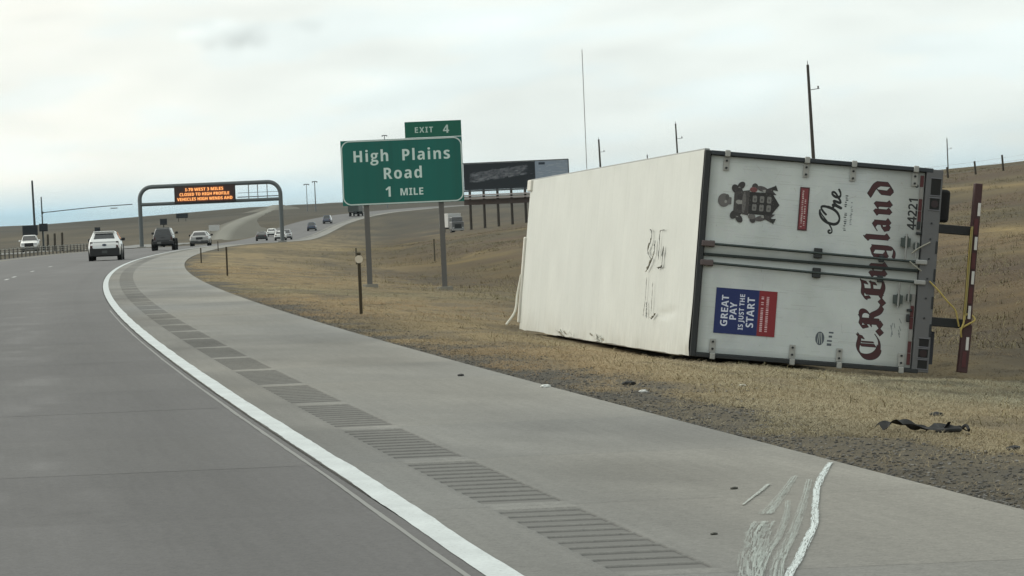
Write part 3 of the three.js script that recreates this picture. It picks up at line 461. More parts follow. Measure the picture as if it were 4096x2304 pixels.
  const hingeMat = std(lin(0.38, 0.38, 0.36), 0.55, { metalness: 0.2 });
  for (const x of [0.28, 1.30, 1.905, 2.705]) for (const s of [0, 1]) {
    const y = s ? Wd - 0.055 : 0.055, g = s ? -1 : 1;
    const h = part('hinge', [box(0.065, 0.085, 0.05, x, y - g * 0.03, 0.03, 0.012), box(0.075, 0.17, 0.012, x, y + g * 0.10, -0.010, 0.004)], hingeMat, t);
    part('hinge_bolt', [cyl(0.014, 0.014, [x, y + g * 0.15, -0.006], [x, y + g * 0.15, 0.014]), cyl(0.014, 0.014, [x, y + g * 0.06, -0.006], [x, y + g * 0.06, 0.014])], steelDark, h);
  }
  // reflective tape along the sill side of the doors
  const redTape = std(lin(0.085, 0.02, 0.022), 0.6), whiteTape = std(lin(0.26, 0.25, 0.24), 0.6);
  for (let i = 0, y = 0.1; y < 2.36; i++, y += 0.15) if (y < 0.92 || y > 1.66) part('reflective_tape', box(0.045, 0.145, 0.004, 2.80, y + 0.07, -0.012, 0), i % 3 === 2 ? whiteTape : redTape, t);
  // light clusters in the sill
  const lens = new THREE.MeshPhysicalMaterial({ color: lin(0.02, 0.006, 0.008), roughness: 0.5, clearcoat: 0.2 });
  const lampBox = (y, w, lit) => { const b = part('light_box', box(0.13, w, 0.04, 2.975, y, 0.006, 0.012), rubber, sill); if (lit) part('tail_lamp', new THREE.CylinderGeometry(0.047, 0.047, 0.03, 20).rotateX(Math.PI / 2).translate(2.975, y, 0.018), lens, sill); part('lamp_rim', [box(0.15, 0.012, 0.045, 2.975, y + w / 2, 0.008, 0.004), box(0.15, 0.012, 0.045, 2.975, y - w / 2, 0.008, 0.004)], std(lin(0.16, 0.16, 0.18), 0.5), sill); };
  lampBox(2.145, 0.155, true); lampBox(2.36, 0.22, false); lampBox(0.115, 0.12, false); lampBox(0.255, 0.12, true); lampBox(0.39, 0.11, false);
  part('sill_rivet', [0.7, 0.95, 1.2, 1.45, 1.7, 1.9].map((y) => cyl(0.012, 0.012, [2.955, y, 0.02], [2.955, y, 0.03], 8)), steelDark, sill);
  for (let y = 0.55; y < 1.95; y += 0.35) part('bumper_pad', box(0.03, 0.16, 0.02, 3.045, y, 0.02, 0.008), steelDark, sill);
  // behind the sill: rounded dark mud-flap bracket, lower bracket
  part('mud_flap', [box(0.20, 0.42, 0.10, 3.14, 2.14, -0.25, 0.045), box(0.12, 0.28, 0.3, 3.04, 2.32, -0.3, 0.03)], rubber, t);
  part('mud_flap', box(0.12, 0.42, 0.06, 3.12, 0.33, -0.3, 0.03), std(lin(0.06, 0.065, 0.08), 0.7), t);
  part('frame_beam', [box(0.30, 0.12, 6, 2.96, 0.75, -3.4, 0.01), box(0.30, 0.12, 6, 2.96, 1.85, -3.4, 0.01)], steelDark, t);
  // underride guard: two drop posts and a bent bar with reflective strips
  for (const y of [1.842, 0.665]) part('guard_post', box(0.42, 0.115, 0.10, 3.26, y, -0.03, 0.01), std(lin(0.014, 0.015, 0.016), 0.7), t);
  const guard = std(lin(0.055, 0.022, 0.022), 0.6);
  const seg = (a, b, w, dz) => { const L2 = Math.hypot(b[0] - a[0], b[1] - a[1]), g = box(w, L2, 0.1, 0, 0, 0, 0.01); g.rotateZ(-Math.atan2(b[0] - a[0], b[1] - a[1])); g.translate((a[0] + b[0]) / 2, (a[1] + b[1]) / 2, dz); return g; };
  part('guard_bar', [seg([3.515, 0.64], [3.525, 2.45], 0.098, 0.0), seg([3.495, 0.05], [3.515, 0.66], 0.125, 0.012)], guard, t);
  part('guard_edge', [seg([3.465, 0.72], [3.472, 1.9], 0.012, 0.052)], std(lin(0.30, 0.25, 0.10), 0.7), t);
  for (const [y, x] of [[2.12, 3.545], [1.69, 3.535], [1.255, 3.53], [0.815, 3.52], [0.42, 3.525]]) part('guard_reflector', box(0.036, 0.165, 0.006, x, y, 0.066, 0), std(lin(0.62, 0.6, 0.57), 0.5), t);
  for (const [y, x] of [[1.90, 3.52], [1.47, 3.52], [1.03, 3.515], [0.22, 3.5]]) part('guard_reflector', box(0.05, 0.2, 0.005, x, y, 0.066, 0), redTape, t);
  // torn yellow webbing
  const web = std(lin(0.44, 0.34, 0.11), 0.9), web2 = std(lin(0.34, 0.33, 0.28), 0.9);
  part('strap', tube([[2.98, 1.17, 0.04], [3.10, 1.06, 0.07], [3.22, 0.93, 0.10], [3.33, 0.83, 0.09], [3.37, 0.72, 0.08], [3.40, 0.63, 0.06]], 0.011, 30, 6), web, t);
  part('strap', tube([[3.41, 0.60, 0.07], [3.50, 0.66, 0.09], [3.60, 0.73, 0.06], [3.55, 0.79, 0.03], [3.46, 0.77, 0.08], [3.45, 0.68, 0.09], [3.42, 0.58, 0.1], [3.44, 0.5, 0.07]], 0.013, 40, 6), web, t);
  part('strap', tube([[3.452, 0.72, 0.06], [3.46, 1.1, 0.066], [3.455, 1.5, 0.066], [3.465, 1.88, 0.06]], 0.007, 30, 5), web, t);
  part('strap', tube([[2.72, 1.50, 0.05], [2.80, 1.57, 0.06], [2.95, 1.66, 0.05]], 0.010, 16, 5), web2, t); part('strap', tube([[2.70, 1.40, 0.06], [2.78, 1.34, 0.07], [2.86, 1.29, 0.06]], 0.009, 16, 5), web2, t);
}
// ---------------------------------------------------------------- the green guide sign
{
  const x0 = -5.09, y0 = 2.06, W = 3.74, H = 2.0, z = -101;
  const t = thing('guide_sign', 'green highway sign for High Plains Road on two steel posts with an exit tab', 'road sign', [x0 + W / 2, 0, z]);
  t.rotation.y = 0.03;
  const green = '#00665d', ink = '#cfe0dc';
  const face = canvasTex(1496, 800, (g, w, h) => {
    g.fillStyle = green; g.fillRect(0, 0, w, h); const q = rng(6); for (let i = 0; i < 160; i++) { g.fillStyle = `rgba(${q() < 0.5 ? '0,50,60' : '20,110,80'},0.035)`; g.fillRect(q() * w, 0, 20 + q() * 120, h); }
    g.fillStyle = ink; g.textAlign = 'center';
    const put = (s, cx, base, px, width, bold = 'bold ') => { g.font = `${bold}${px}px sans-serif`; g.save(); g.translate(cx * w, base * h); g.scale((width * w) / g.measureText(s).width, 1); g.fillText(s, 0, 0); g.restore(); };
    const spaced = (s, x, base, px, width, b = 'bold ') => { g.font = `${b}${px}px sans-serif`; g.textAlign = 'left'; const ws = [...s].map((c) => g.measureText(c === ' ' ? 'n' : c).width), gap = (width * w - ws.reduce((a, c) => a + c, 0)) / (s.length - 1); let cx = x * w; [...s].forEach((c, i) => { g.fillText(c, cx, base * h); cx += ws[i] + gap; }); g.textAlign = 'center'; };
    spaced('High Plains', 0.092, 0.335, 193, 0.81); spaced('Road', 0.335, 0.612, 193, 0.335); spaced('1', 0.35, 0.885, 176, 0.04); spaced('MILE', 0.47, 0.873, 122, 0.2);
  });
  part('sign_panel', plate([[-W / 2, y0, 0.03], [W / 2, y0, 0.03], [W / 2, y0 + H, 0.03], [-W / 2, y0 + H, 0.03]], 0.03), std(0xffffff, 0.55, { map: face }), t);
  // white border with rounded corners, proud of the panel
  const rr = (w, h, r, p) => { p.moveTo(-w / 2 + r, -h / 2); p.lineTo(w / 2 - r, -h / 2); p.absarc(w / 2 - r, -h / 2 + r, r, -Math.PI / 2, 0); p.lineTo(w / 2, h / 2 - r); p.absarc(w / 2 - r, h / 2 - r, r, 0, Math.PI / 2); p.lineTo(-w / 2 + r, h / 2); p.absarc(-w / 2 + r, h / 2 - r, r, Math.PI / 2, Math.PI); p.lineTo(-w / 2, -h / 2 + r); p.absarc(-w / 2 + r, -h / 2 + r, r, Math.PI, Math.PI * 1.5); return p; };
  const border = (w, h, r, th) => { const s = rr(w, h, r, new THREE.Shape()); s.holes.push(rr(w - 2 * th, h - 2 * th, r - th, new THREE.Path())); return new THREE.ExtrudeGeometry(s, { depth: 0.004, bevelEnabled: false, curveSegments: 8 }); };
  const inkMat = std(lin(0.58, 0.68, 0.66), 0.5);
  part('sign_border', border(W - 0.02, H - 0.02, 0.26, 0.036).translate(0, y0 + H / 2, 0.032), inkMat, t);
  const tw = 1.74, th = 0.50, tx = W / 2 - tw / 2 + 0.0;
  const tab = canvasTex(696, 200, (g, w, h) => { g.fillStyle = '#08604f'; g.fillRect(0, 0, w, h); g.fillStyle = '#b9cdc8'; g.textAlign = 'left'; g.font = 'bold 98px sans-serif'; let x = 0.165 * w; for (const c of 'EXIT') { g.fillText(c, x, 0.70 * h); x += g.measureText(c).width + 9; } g.font = 'bold 142px sans-serif'; g.fillText('4', 0.675 * w, 0.77 * h); });
  part('exit_tab', plate([[tx - tw / 2, y0 + H + 0.01, 0.03], [tx + tw / 2, y0 + H + 0.01, 0.03], [tx + tw / 2, y0 + H + th, 0.03], [tx - tw / 2, y0 + H + th, 0.03]], 0.03), std(0xffffff, 0.55, { map: tab }), t);
  const postMat = std(lin(0.125, 0.12, 0.115), 0.8);
  for (const [px, s] of [[-4.37, 0.09], [-2.065, -0.08]]) {
    const lx = px - t.position.x, gy = land(px, z) - 0.06, hh = y0 + 1.8 - gy;
    part('post', merged([box(0.16, hh, 0.012, lx, gy + hh / 2, -0.03, 0), box(0.16, hh, 0.012, lx, gy + hh / 2, -0.21, 0), box(0.014, hh, 0.17, lx, gy + hh / 2, -0.12, 0)]), postMat, t);
    part('footing', new THREE.CylinderGeometry(0.24, 0.26, 0.22, 18).translate(lx + 0.01, gy + 0.05, -0.1), std(lin(0.24, 0.225, 0.19), 0.95), t);
  }
  for (const yy of [2.4, 3.1, 3.8, 4.4]) part('panel_rail', box(yy > 4.1 ? tw : W - 0.1, 0.06, 0.05, yy > 4.1 ? tx : 0, yy, -0.022, 0.005), galv, t);
}

// ---------------------------------------------------------------- the message gantry
{
  const z = -362, k = 362 / 340, Y = (y) => 1.6 + (y - 1.6) * k;
  const xl = -40.65, xr = -25.1, top = 6.28, low = 4.36, r = 1.35, gl = -0.45;
  const t = thing('message_gantry', 'grey tubular gantry over the road carrying a lit amber message board', 'gantry', [(xl + xr) / 2, 0, z]);
  const cx = (xl + xr) / 2, tubeMat = std(lin(0.12, 0.135, 0.14), 0.6, { metalness: 0.3 });
  const pts = [[xl, gl, 0]]; for (let i = 0; i <= 8; i++) { const a = Math.PI - (i / 8) * Math.PI / 2; pts.push([xl + r + r * Math.cos(a), top - r + r * Math.sin(a), 0]); } for (let i = 0; i <= 8; i++) { const a = Math.PI / 2 - (i / 8) * Math.PI / 2; pts.push([xr - r + r * Math.cos(a), top - r + r * Math.sin(a), 0]); } pts.push([xr, gl, 0]);
  const path = new THREE.CurvePath(); for (let i = 0; i < pts.length - 1; i++) path.add(new THREE.LineCurve3(new THREE.Vector3(pts[i][0] - cx, pts[i][1], 0), new THREE.Vector3(pts[i + 1][0] - cx, pts[i + 1][1], 0)));
  part('gantry_frame', new THREE.TubeGeometry(path, 120, 0.23, 12), tubeMat, t);
  part('lower_chord', cyl(0.19, 0.19, [xl - cx, low, 0], [xr - cx, low, 0], 12), tubeMat, t);
  for (const x of [-28.6, -27.6, -26.55]) part('brace', cyl(0.05, 0.05, [x - cx, low, 0], [x - cx, top, 0]), std(lin(0.2, 0.21, 0.21), 0.6), t);
  part('catwalk', [box(4.6, 0.10, 0.8, xr - cx - 2.5, low + 0.38, -0.7, 0.01), box(4.6, 0.05, 0.05, xr - cx - 2.5, low + 0.85, -1.05, 0)], std(lin(0.22, 0.23, 0.27), 0.7), t);
  for (const x of [xl, xr]) part('base_plate', box(0.9, 0.25, 0.9, x - cx, gl + 0.05, 0, 0.03), std(lin(0.25, 0.245, 0.23), 0.9), t);
  const vw = 6.7, vh = 1.9, vx = -33.4 - cx, vy = 5.28;
  part('board_housing', box(vw, vh, 0.7, vx, vy, 0.3, 0.03), std(lin(0.02, 0.016, 0.014), 0.7), t);
  const mess = (g, w, h, bg, fg, glow) => {
    g.fillStyle = bg; g.fillRect(0, 0, w, h); g.textAlign = 'left';
    const q = rng(2); const row = (s, y, x0, x1) => { g.font = `bold ${h * 0.27}px sans-serif`; g.save(); g.translate(x0 * w, y * h); g.scale(((x1 - x0) * w) / g.measureText(s).width, 1); if (glow) { g.shadowColor = '#a33c08'; g.shadowBlur = 26; } g.fillStyle = fg; g.fillText(s, 0, 0); g.fillText(s, 1.5, 0); g.restore(); };
    row('I-70 WEST 3 MILES', 0.30, 0.17, 0.82); row('CLOSED TO HIGH PROFILE', 0.60, 0.07, 0.92); row('VEHICLES HIGH WINDS AHD', 0.90, 0.03, 0.97);
  };
  const glowTex = canvasTex(768, 220, (g, w, h) => mess(g, w, h, '#1a0803', '#ffb066', true));
  part('message_screen', new THREE.PlaneGeometry(vw - 0.2, vh - 0.16).translate(vx, vy, 0.654), new THREE.MeshStandardMaterial({ color: lin(0.012, 0.01, 0.01), roughness: 0.5, emissive: lin(1, 1, 1), emissiveMap: glowTex, emissiveIntensity: 1.4 }), t);
}

// ---------------------------------------------------------------- billboard on timber posts
{
  const z = -458, t = thing('billboard', 'long dark advertising billboard on a row of timber posts behind the trailer', 'billboard', [1.23, 0, z]);
  const art = canvasTex(1024, 288, (g, w, h) => {
    g.fillStyle = '#20252c'; g.fillRect(0, 0, w, h); const q = rng(14);
    for (let i = 0; i < 700; i++) { const u = q(), x = (0.05 + u * 0.52) * w, yb = 0.52 - 0.22 * u + (q() - 0.5) * 0.34, v = 70 + q() * 80; g.fillStyle = `rgba(${v},${v + 2},${v + 8},${0.10 + q() * 0.3})`; g.save(); g.translate(x, yb * h); g.rotate(-0.18 + (q() - 0.5) * 0.5); g.fillRect(0, 0, 14 + q() * 46, 5 + q() * 14); g.restore(); }
    for (let i = 0; i < 60; i++) { g.fillStyle = `rgba(90,96,106,${q() * 0.3})`; g.fillRect((0.58 + q() * 0.1) * w, (0.25 + q() * 0.5) * h, 6 + q() * 20, 4 + q() * 8); }
    g.fillStyle = '#8e99a8'; g.fillRect(0.685 * w, 0, 0.315 * w, h); for (let i = 0; i < 120; i++) { const v = 130 + q() * 60; g.fillStyle = `rgba(${v},${v + 8},${v + 16},0.3)`; g.fillRect((0.69 + q() * 0.3) * w, q() * h, 10 + q() * 60, 3 + q() * 12); }
    g.fillStyle = '#2b3442'; g.fillRect(0.72 * w, 0.05 * h, 0.06 * w, 0.09 * h);
  });
  part('poster_panel', plate([[-7.3, 5.15, 0.12], [7.3, 5.15, 0.12], [7.3, 8.82, 0.12], [-7.3, 8.82, 0.12]], 0.1), std(0xffffff, 0.7, { map: art }), t);
  const wood = std(lin(0.05, 0.042, 0.034), 0.9), pale = std(lin(0.42, 0.37, 0.36), 0.8), rust = std(lin(0.10, 0.075, 0.068), 0.85);
  part('panel_frame', [box(14.8, 0.14, 0.2, 0, 8.9, 0.06, 0.01), box(14.8, 0.2, 0.2, 0, 5.03, 0.06, 0.01), box(0.14, 3.9, 0.2, 7.37, 6.97, 0.06, 0.01)], std(lin(0.06, 0.065, 0.07), 0.7), t);
  part('catwalk', box(14.8, 0.18, 0.8, 0, 4.42, 0.55, 0.01), pale, t); part('catwalk', box(14.8, 0.16, 0.7, 0, 4.0, 0.62, 0.01), pale, t);
  part('lower_board', box(14.8, 0.75, 0.1, 0, 3.45, 0.2, 0.01), rust, t);
  for (let i = 0; i < 7; i++) { const x = -6.55 + i * 1.93, gy = land(1.23 + x, z) - 0.4; part('post', cyl(0.20, 0.17, [x, gy, 0], [x, 8.6, -0.1], 10), wood, t); }
}

// ---------------------------------------------------------------- poles, masts, posts
const timber = std(lin(0.062, 0.055, 0.048), 0.9), postWood = std(lin(0.052, 0.045, 0.034), 0.95);
function utilityPole(label, x, d, top, side = 1, lean = 0, r = 0.15) {
  const gy = land(x, -d), t = thing('utility_pole', label, 'utility pole', [x, gy, -d], 0, 'timber utility poles along the ridge'); t.rotation.z = lean;
  const h = top - gy; part('pole', cyl(r, r * 0.68, [0, -0.8, 0], [0, h, 0], 10), timber, t);
  part('pole_pin', cyl(0.035, 0.02, [0, h, 0], [0, h + 0.35, 0], 6), timber, t);
  part('bracket', [cyl(0.035, 0.035, [0, h - 2.1, 0], [side * 0.85, h - 2.02, 0], 6), cyl(0.07, 0.07, [side * 0.75, h - 2.05, 0], [side * 0.75, h - 1.8, 0], 8)], std(lin(0.16, 0.16, 0.165), 0.7), t); return t;
}
utilityPole('tallest timber utility pole, rising behind the rear doors of the trailer', 25.5, 272, 12.9, 1, 0.021, 0.17);
utilityPole('timber utility pole with a side bracket above the white trailer roof', 23.6, 450, 13.0, 1, 0.02);
utilityPole('short-looking timber pole just right of the thin radio mast', 15.2, 528, 13.0, 1, 0.02, 0.2);
utilityPole('tiny distant pole tip above the trailer roof, between two larger poles', 29.2, 680, 12.6, 1, 0.0, 0.16);
utilityPole('thin pole on the grassy ridge at the far right, above the underride guard', 87.4, 650, 12.8, 1, 0.0, 0.14);
{ const x = 29.2, d = 1200, gy = land(x, -d), t = thing('radio_mast', 'very tall hair-thin radio mast between the billboard and the poles', 'radio mast', [x, gy, -d]); t.rotation.z = -0.002; const h = 60.5 - gy; const mm = std(lin(0.36, 0.34, 0.34), 0.7); for (const [dx, dz] of [[-0.1, 0], [0.1, 0], [0, 0.17]]) part('mast_leg', cyl(0.05, 0.05, [dx, 0, dz], [dx, h, dz], 6), mm, t); const L = []; for (let y = 1; y < h; y += 1.2) L.push(cyl(0.025, 0.025, [-0.1, y, 0], [0.1, y + 0.6, 0], 4), cyl(0.025, 0.025, [0.1, y + 0.6, 0], [0, y + 1.2, 0.17], 4)); part('mast_lattice', merged(L), mm, t).userData = { kind: 'stuff' }; }
function highMast(label, x, d, top, r = 0.18) { const gy = Math.min(land(x, -d), 6), t = thing('high_mast_light', label, 'light mast', [x, gy, -d], 0, 'high-mast lights in the distance'); const h = top - gy, m = std(lin(0.17, 0.18, 0.19), 0.7); part('mast', cyl(r, r * 0.6, [0, 0, 0], [0, h, 0], 8), m, t); part('lamp_ring', [box(1.1, 0.22, 1.1, 0, h, 0, 0.05), box(0.35, 0.3, 0.5, -0.6, h - 0.12, 0, 0.06), box(0.35, 0.3, 0.5, 0.6, h - 0.12, 0, 0.06)], m, t); }
highMast('distant light mast with a crossbar, left of the green sign', -52.9, 900, 12.8);
highMast('thinner distant light mast, next left of the crossbar mast', -55.5, 905, 12.2, 0.12);
highMast('lamp head of a light mast peeking over the top of the green sign', -33.2, 900, 24.6, 0.16);
// roadside delineators
function delineator(label, x, d, h, cap) {
  const gy = land(x, -d), t = thing('delineator', label, 'roadside marker', [x, gy - 0.02, -d], 0, 'roadside marker posts'); t.rotation.z = -0.002;
  part('post', merged([box(0.055, h, 0.012, 0, h / 2, 0, 0.003), box(0.012, h, 0.045, -0.022, h / 2, -0.02, 0.003), box(0.012, h, 0.045, 0.022, h / 2, -0.02, 0.003)]), std(lin(0.045, 0.034, 0.018), 0.85), t);
  if (cap) { part('reflector', new THREE.CylinderGeometry(0.07, 0.07, 0.02, 20).rotateX(Math.PI / 2).translate(0, h - 0.12, 0.02), std(lin(0.62, 0.54, 0.43), 0.4), t); part('post_cap', box(0.075, 0.03, 0.04, 0, h - 0.02, 0, 0.008), std(lin(0.05, 0.04, 0.02), 0.8), t); }
}
delineator('nearest roadside marker post, with a round pale reflector', -2.71, 58.5, 1.12, true);
delineator('second roadside marker post from the reflector post, thin and dark', -9.44, 109, 0.99, false);
delineator('third roadside marker post, thin and dark, below the silver car', -14.16, 150, 0.72, false);
delineator('fourth roadside marker post, faint, on the inside of the bend', -19.6, 220, 0.66, false);
for (const [x, d, h, l] of [[-4.17, 180, 1.25, 'thin post under the right half of the green sign, on the back slope'], [-8.47, 180, 0.95, 'short faint post under the left end of the green sign']]) { const t = thing('marker_post', l, 'post', [x, land(x, -d) - 0.1, -d]); const pm = std(lin(0.085, 0.075, 0.055), 0.95); part('post', box(0.075, h + 0.1, 0.06, 0, h / 2, 0, 0.01), pm, t); part('post_top', box(0.08, 0.05, 0.07, 0, h + 0.03, 0, 0.01), pm, t); }
// fence on the right-hand ridge
{
  const d = 220, t = thing('wire_fence', 'dark post-and-wire fence on the grassy slope at the far right', 'fence', [31.4, 0, -d]);
  const P = []; for (let i = -7; i <= 7; i++) { const x = 31.4 + i * 1.86, y = land(x, -d); P.push([x - 31.4, y]); part('post', cyl(0.075, 0.065, [x - 31.4 + 0.04, y - 0.3, 0], [x - 31.4 - 0.03, y + 0.95 + ((i * 7919) % 5) * 0.04, 0], 8), postWood, t); }
  for (const h of [0.3, 0.6, 0.9]) part('wire', P.slice(1).map((p, i) => cyl(0.006, 0.006, [P[i][0], P[i][1] + h, 0], [p[0], p[1] + h, 0], 4)), galv, t);
}
// median cable barrier
{
  const t = thing('cable_barrier', 'low cable barrier of short posts along the left edge of the road', 'barrier', [-35, 0, -230]);
  const m = std(lin(0.11, 0.105, 0.095), 0.8), P = []; for (let d = 186; d < 318; d += 3) { const x = xe(d) - 12.2 * len(d), y = land(x, -d); P.push([x + 35, y, 230 - d]); const p = part('post', box(0.11, 0.95, 0.08, x + 35, y + 0.42, 230 - d, 0.01), m, t); part('post_band', box(0.125, 0.09, 0.09, x + 35, y + 0.84, 230 - d, 0), std(lin(0.3, 0.29, 0.26), 0.7), p); }
  for (const h of [0.48, 0.64, 0.80]) part('cable', P.slice(1).map((p, i) => cyl(0.012, 0.012, [P[i][0], P[i][1] + h, P[i][2]], [p[0], p[1] + h, p[2]], 4)), galv, t);
}
// left background: poles, a long mast arm, dark boards, timber posts
{
  let t = thing('tall_pole', 'tall dark pole at the far left, taller than the mast-arm pole beside it', 'pole', [-60.72, land(-60.72, -420), -420]); t.rotation.z = 0.012;
  part('pole', cyl(0.17, 0.12, [0, -0.4, 0], [0, 8.5 - t.position.y, 0], 10), std(lin(0.035, 0.045, 0.05), 0.7), t); part('pole_base', cyl(0.26, 0.22, [0, -0.1, 0], [0, 0.5, 0], 10), steelDark, t);
  t = thing('mast_arm_pole', 'slim pole at the far left with a very long thin arm over the road', 'traffic pole', [-60.28, land(-60.28, -424), -424]);
  const gy = t.position.y, mm = std(lin(0.05, 0.065, 0.07), 0.7); part('pole', cyl(0.11, 0.08, [0, -0.3, 0], [-0.05, 6.4 - gy, 0], 10), mm, t); part('mast_arm', tube([[0, 4.36 - gy, 0], [4, 4.62 - gy, 0], [8, 4.84 - gy, 0], [11.7, 4.95 - gy, 0]], 0.055, 20, 8), mm, t); part('lamp_head', box(0.9, 0.12, 0.25, 9.3, 4.55 - gy, 0, 0.04), std(lin(0.2, 0.21, 0.22), 0.6), t); part('collar', cyl(0.14, 0.14, [0, 4.2 - gy, 0], [0, 4.52 - gy, 0], 10), mm, t);
}
function darkBoard(label, x, d, w, h, yc, posts, turn = 0) {
  const gy = land(x, -d), t = thing('sign_back', label, 'road sign', [x, 0, -d], turn); const m = std(lin(0.022, 0.026, 0.032), 0.8);
  part('panel', box(w, h, 0.06, 0, yc, 0, 0.01), m, t); part('rail', [box(w, 0.06, 0.05, 0, yc + h * 0.28, 0.055, 0.005), box(w, 0.06, 0.05, 0, yc - h * 0.28, 0.055, 0.005)], std(lin(0.03, 0.033, 0.038), 0.7), t);
  for (const px of posts) part('post', box(0.12, yc - gy + 0.4, 0.1, px, (yc + gy) / 2 - 0.2, -0.09, 0.01), std(lin(0.03, 0.032, 0.032), 0.8), t);
}
darkBoard('larger dark sign back at the far left, above the oncoming white pickup', -58.45, 400, 1.85, 1.25, 2.1, [-0.6, 0.6], 0.05);
darkBoard('smaller dark sign back just right of the larger one, on one post', -56.95, 401, 1.05, 0.95, 2.4, [-0.15]);
darkBoard('small dark sign back above the roof of the white SUV', -52.75, 420, 0.72, 0.62, 1.85, [0]);
darkBoard('small dark sign back above the roof of the dark Jeep-like SUV'.replace('Jeep-like ', 'boxy '), -44.25, 420, 0.9, 0.78, 2.5, [0]);
{ const x = -58.5, d = 650, gy = land(x, -d), t = thing('white_board', 'small white board beyond the silver hatchback, at the foot of the ramp', 'board', [x, 0, -d]); part('panel', box(2.1, 1.15, 0.08, 0, 1.35, 0, 0.02), std(lin(0.5, 0.5, 0.49), 0.7), t); for (const px of [-0.7, 0.7]) part('post', box(0.12, 1.35 - gy + 0.3, 0.1, px, (1.35 + gy) / 2 - 0.1, -0.1, 0.01), steelGrey, t); }
darkBoard('dark board on the skyline under the amber message screen', -79.7, 800, 2.9, 1.15, 4.6, [-0.9, 0.9]);
for (const [i, x] of [[0, -46.5], [1, -45.8], [2, -45.05]]) { const t = thing('timber_post', ['leftmost', 'middle', 'rightmost'][i] + ' of three dark timber posts between the white pickup and the white SUV', 'post', [x, land(x, -330) - 0.2, -330], 0, 'three timber posts in the median'); part('post', cyl(0.12, 0.11, [0, 0, 0], [0.03, 1.95 + i * 0.06, 0], 9), postWood, t); part('post_top', cyl(0.11, 0.06, [0.03, 1.95 + i * 0.06, 0], [0.03, 2.0 + i * 0.06, 0], 9), postWood, t); }
// ---------------------------------------------------------------- vehicles. Own axes: nose towards -z, tail towards +z, wheels on y = 0
const glassDark = new THREE.MeshPhysicalMaterial({ color: lin(0.012, 0.014, 0.017), roughness: 0.12, clearcoat: 1, clearcoatRoughness: 0.05 });
const blackPlastic = std(lin(0.014, 0.014, 0.015), 0.6), tyreMat = std(lin(0.014, 0.014, 0.014), 0.95), rimMat = std(lin(0.30, 0.30, 0.31), 0.35, { metalness: 0.8 });
const redLens = new THREE.MeshPhysicalMaterial({ color: lin(0.12, 0.012, 0.014), roughness: 0.2, clearcoat: 0.8 }), clearLens = new THREE.MeshPhysicalMaterial({ color: lin(0.55, 0.56, 0.57), roughness: 0.15, clearcoat: 0.9 });
const paintOf = (r, g, b) => new THREE.MeshPhysicalMaterial({ color: lin(r, g, b), roughness: 0.35, clearcoat: 0.8, clearcoatRoughness: 0.08 });
// station: [z, bottom y, bottom half-width, waist y, waist half-width, belt y, belt half-width, top y, top half-width]
function hull(st, crease = 0.6) {
  const ring = ([z, yb, hb, ym, hm, ys, hs, yt, ht]) => { const h = [[hb * 0.85, yb], [hb, yb + 0.05], [hm, ym], [hs, ys], [mix(hs, ht, 0.92), mix(ys, yt, 0.90)], [ht - 0.07, yt - 0.004], [ht * 0.5, yt + 0.012]]; return [...h.map(([x, y]) => [x, y, z]), ...h.reverse().map(([x, y]) => [-x, y, z])]; };
  const R = st.map(ring), P = [], tri = (a, b, c) => P.push(...a, ...b, ...c);
  for (let i = 0; i < R.length - 1; i++) for (let k = 0; k < R[0].length; k++) { const n = (k + 1) % R[0].length; tri(R[i][k], R[i][n], R[i + 1][n]); tri(R[i][k], R[i + 1][n], R[i + 1][k]); }
  const N = R[0].length; for (const [r, f] of [[R[0], 1], [R[R.length - 1], 0]]) for (let k = 0; k < N / 2 - 1; k++) { const a = r[k], b = r[k + 1], c = r[N - 2 - k], d = r[N - 1 - k]; if (f) { tri(a, c, b); tri(a, d, c); } else { tri(a, b, c); tri(a, c, d); } }
  const g = new THREE.BufferGeometry(); g.setAttribute('position', new THREE.Float32BufferAttribute(P, 3)); g.setAttribute('uv', new THREE.Float32BufferAttribute(new Array(P.length / 3 * 2).fill(0), 2)); g.computeVertexNormals(); return toCreasedNormals(g, crease);
}
function wheel(t, x, z, r, w) {
  const s = Math.sign(x), tg = new THREE.LatheGeometry([[r * 0.6, -w / 2], [r * 0.93, -w / 2], [r, -w / 2 + 0.03], [r, w / 2 - 0.03], [r * 0.93, w / 2], [r * 0.6, w / 2]].map(([a, b]) => new THREE.Vector2(a, b)), 24).rotateZ(Math.PI / 2).translate(x, r, z);
  const wh = part('wheel', tg, tyreMat, t); part('rim', merged([new THREE.CylinderGeometry(r * 0.62, r * 0.62, 0.03, 20).rotateZ(Math.PI / 2).translate(x + s * w * 0.36, r, z), new THREE.CylinderGeometry(r * 0.16, r * 0.16, 0.05, 12).rotateZ(Math.PI / 2).translate(x + s * w * 0.4, r, z)]), rimMat, wh);
}
function place(name, label, category, d, tt, flip, group) { const x = xe(d) + tt * len(d); return thing(name, label, category, [x, yr(d) + 0.005, -d], Math.atan(-slope(d)) + (flip ? Math.PI : 0), group); }
const quad = (z0, y0, h0, z1, y1, h1, th = 0.02, off = 0.012) => { const n = new THREE.Vector3(0, z1 === z0 ? 0 : (z0 - z1), 1).normalize(), ny = Math.abs(y1 - y0), nz = z0 - z1, l = Math.hypot(ny, nz); const oy = (nz / l) * off, oz = (ny / l) * off; return plate([[-h0, y0 + oy, z0 + oz], [h0, y0 + oy, z0 + oz], [h1, y1 + oy, z1 + oz], [-h1, y1 + oy, z1 + oz]], th); };
function sideGlass(t, P) { for (const s of [1, -1]) { const v = P.map(([x, y, z]) => [s * x, y, z]); part('side_window', plate(s > 0 ? v : [v[1], v[0], v[3], v[2]], 0.015), glassDark, t); } }
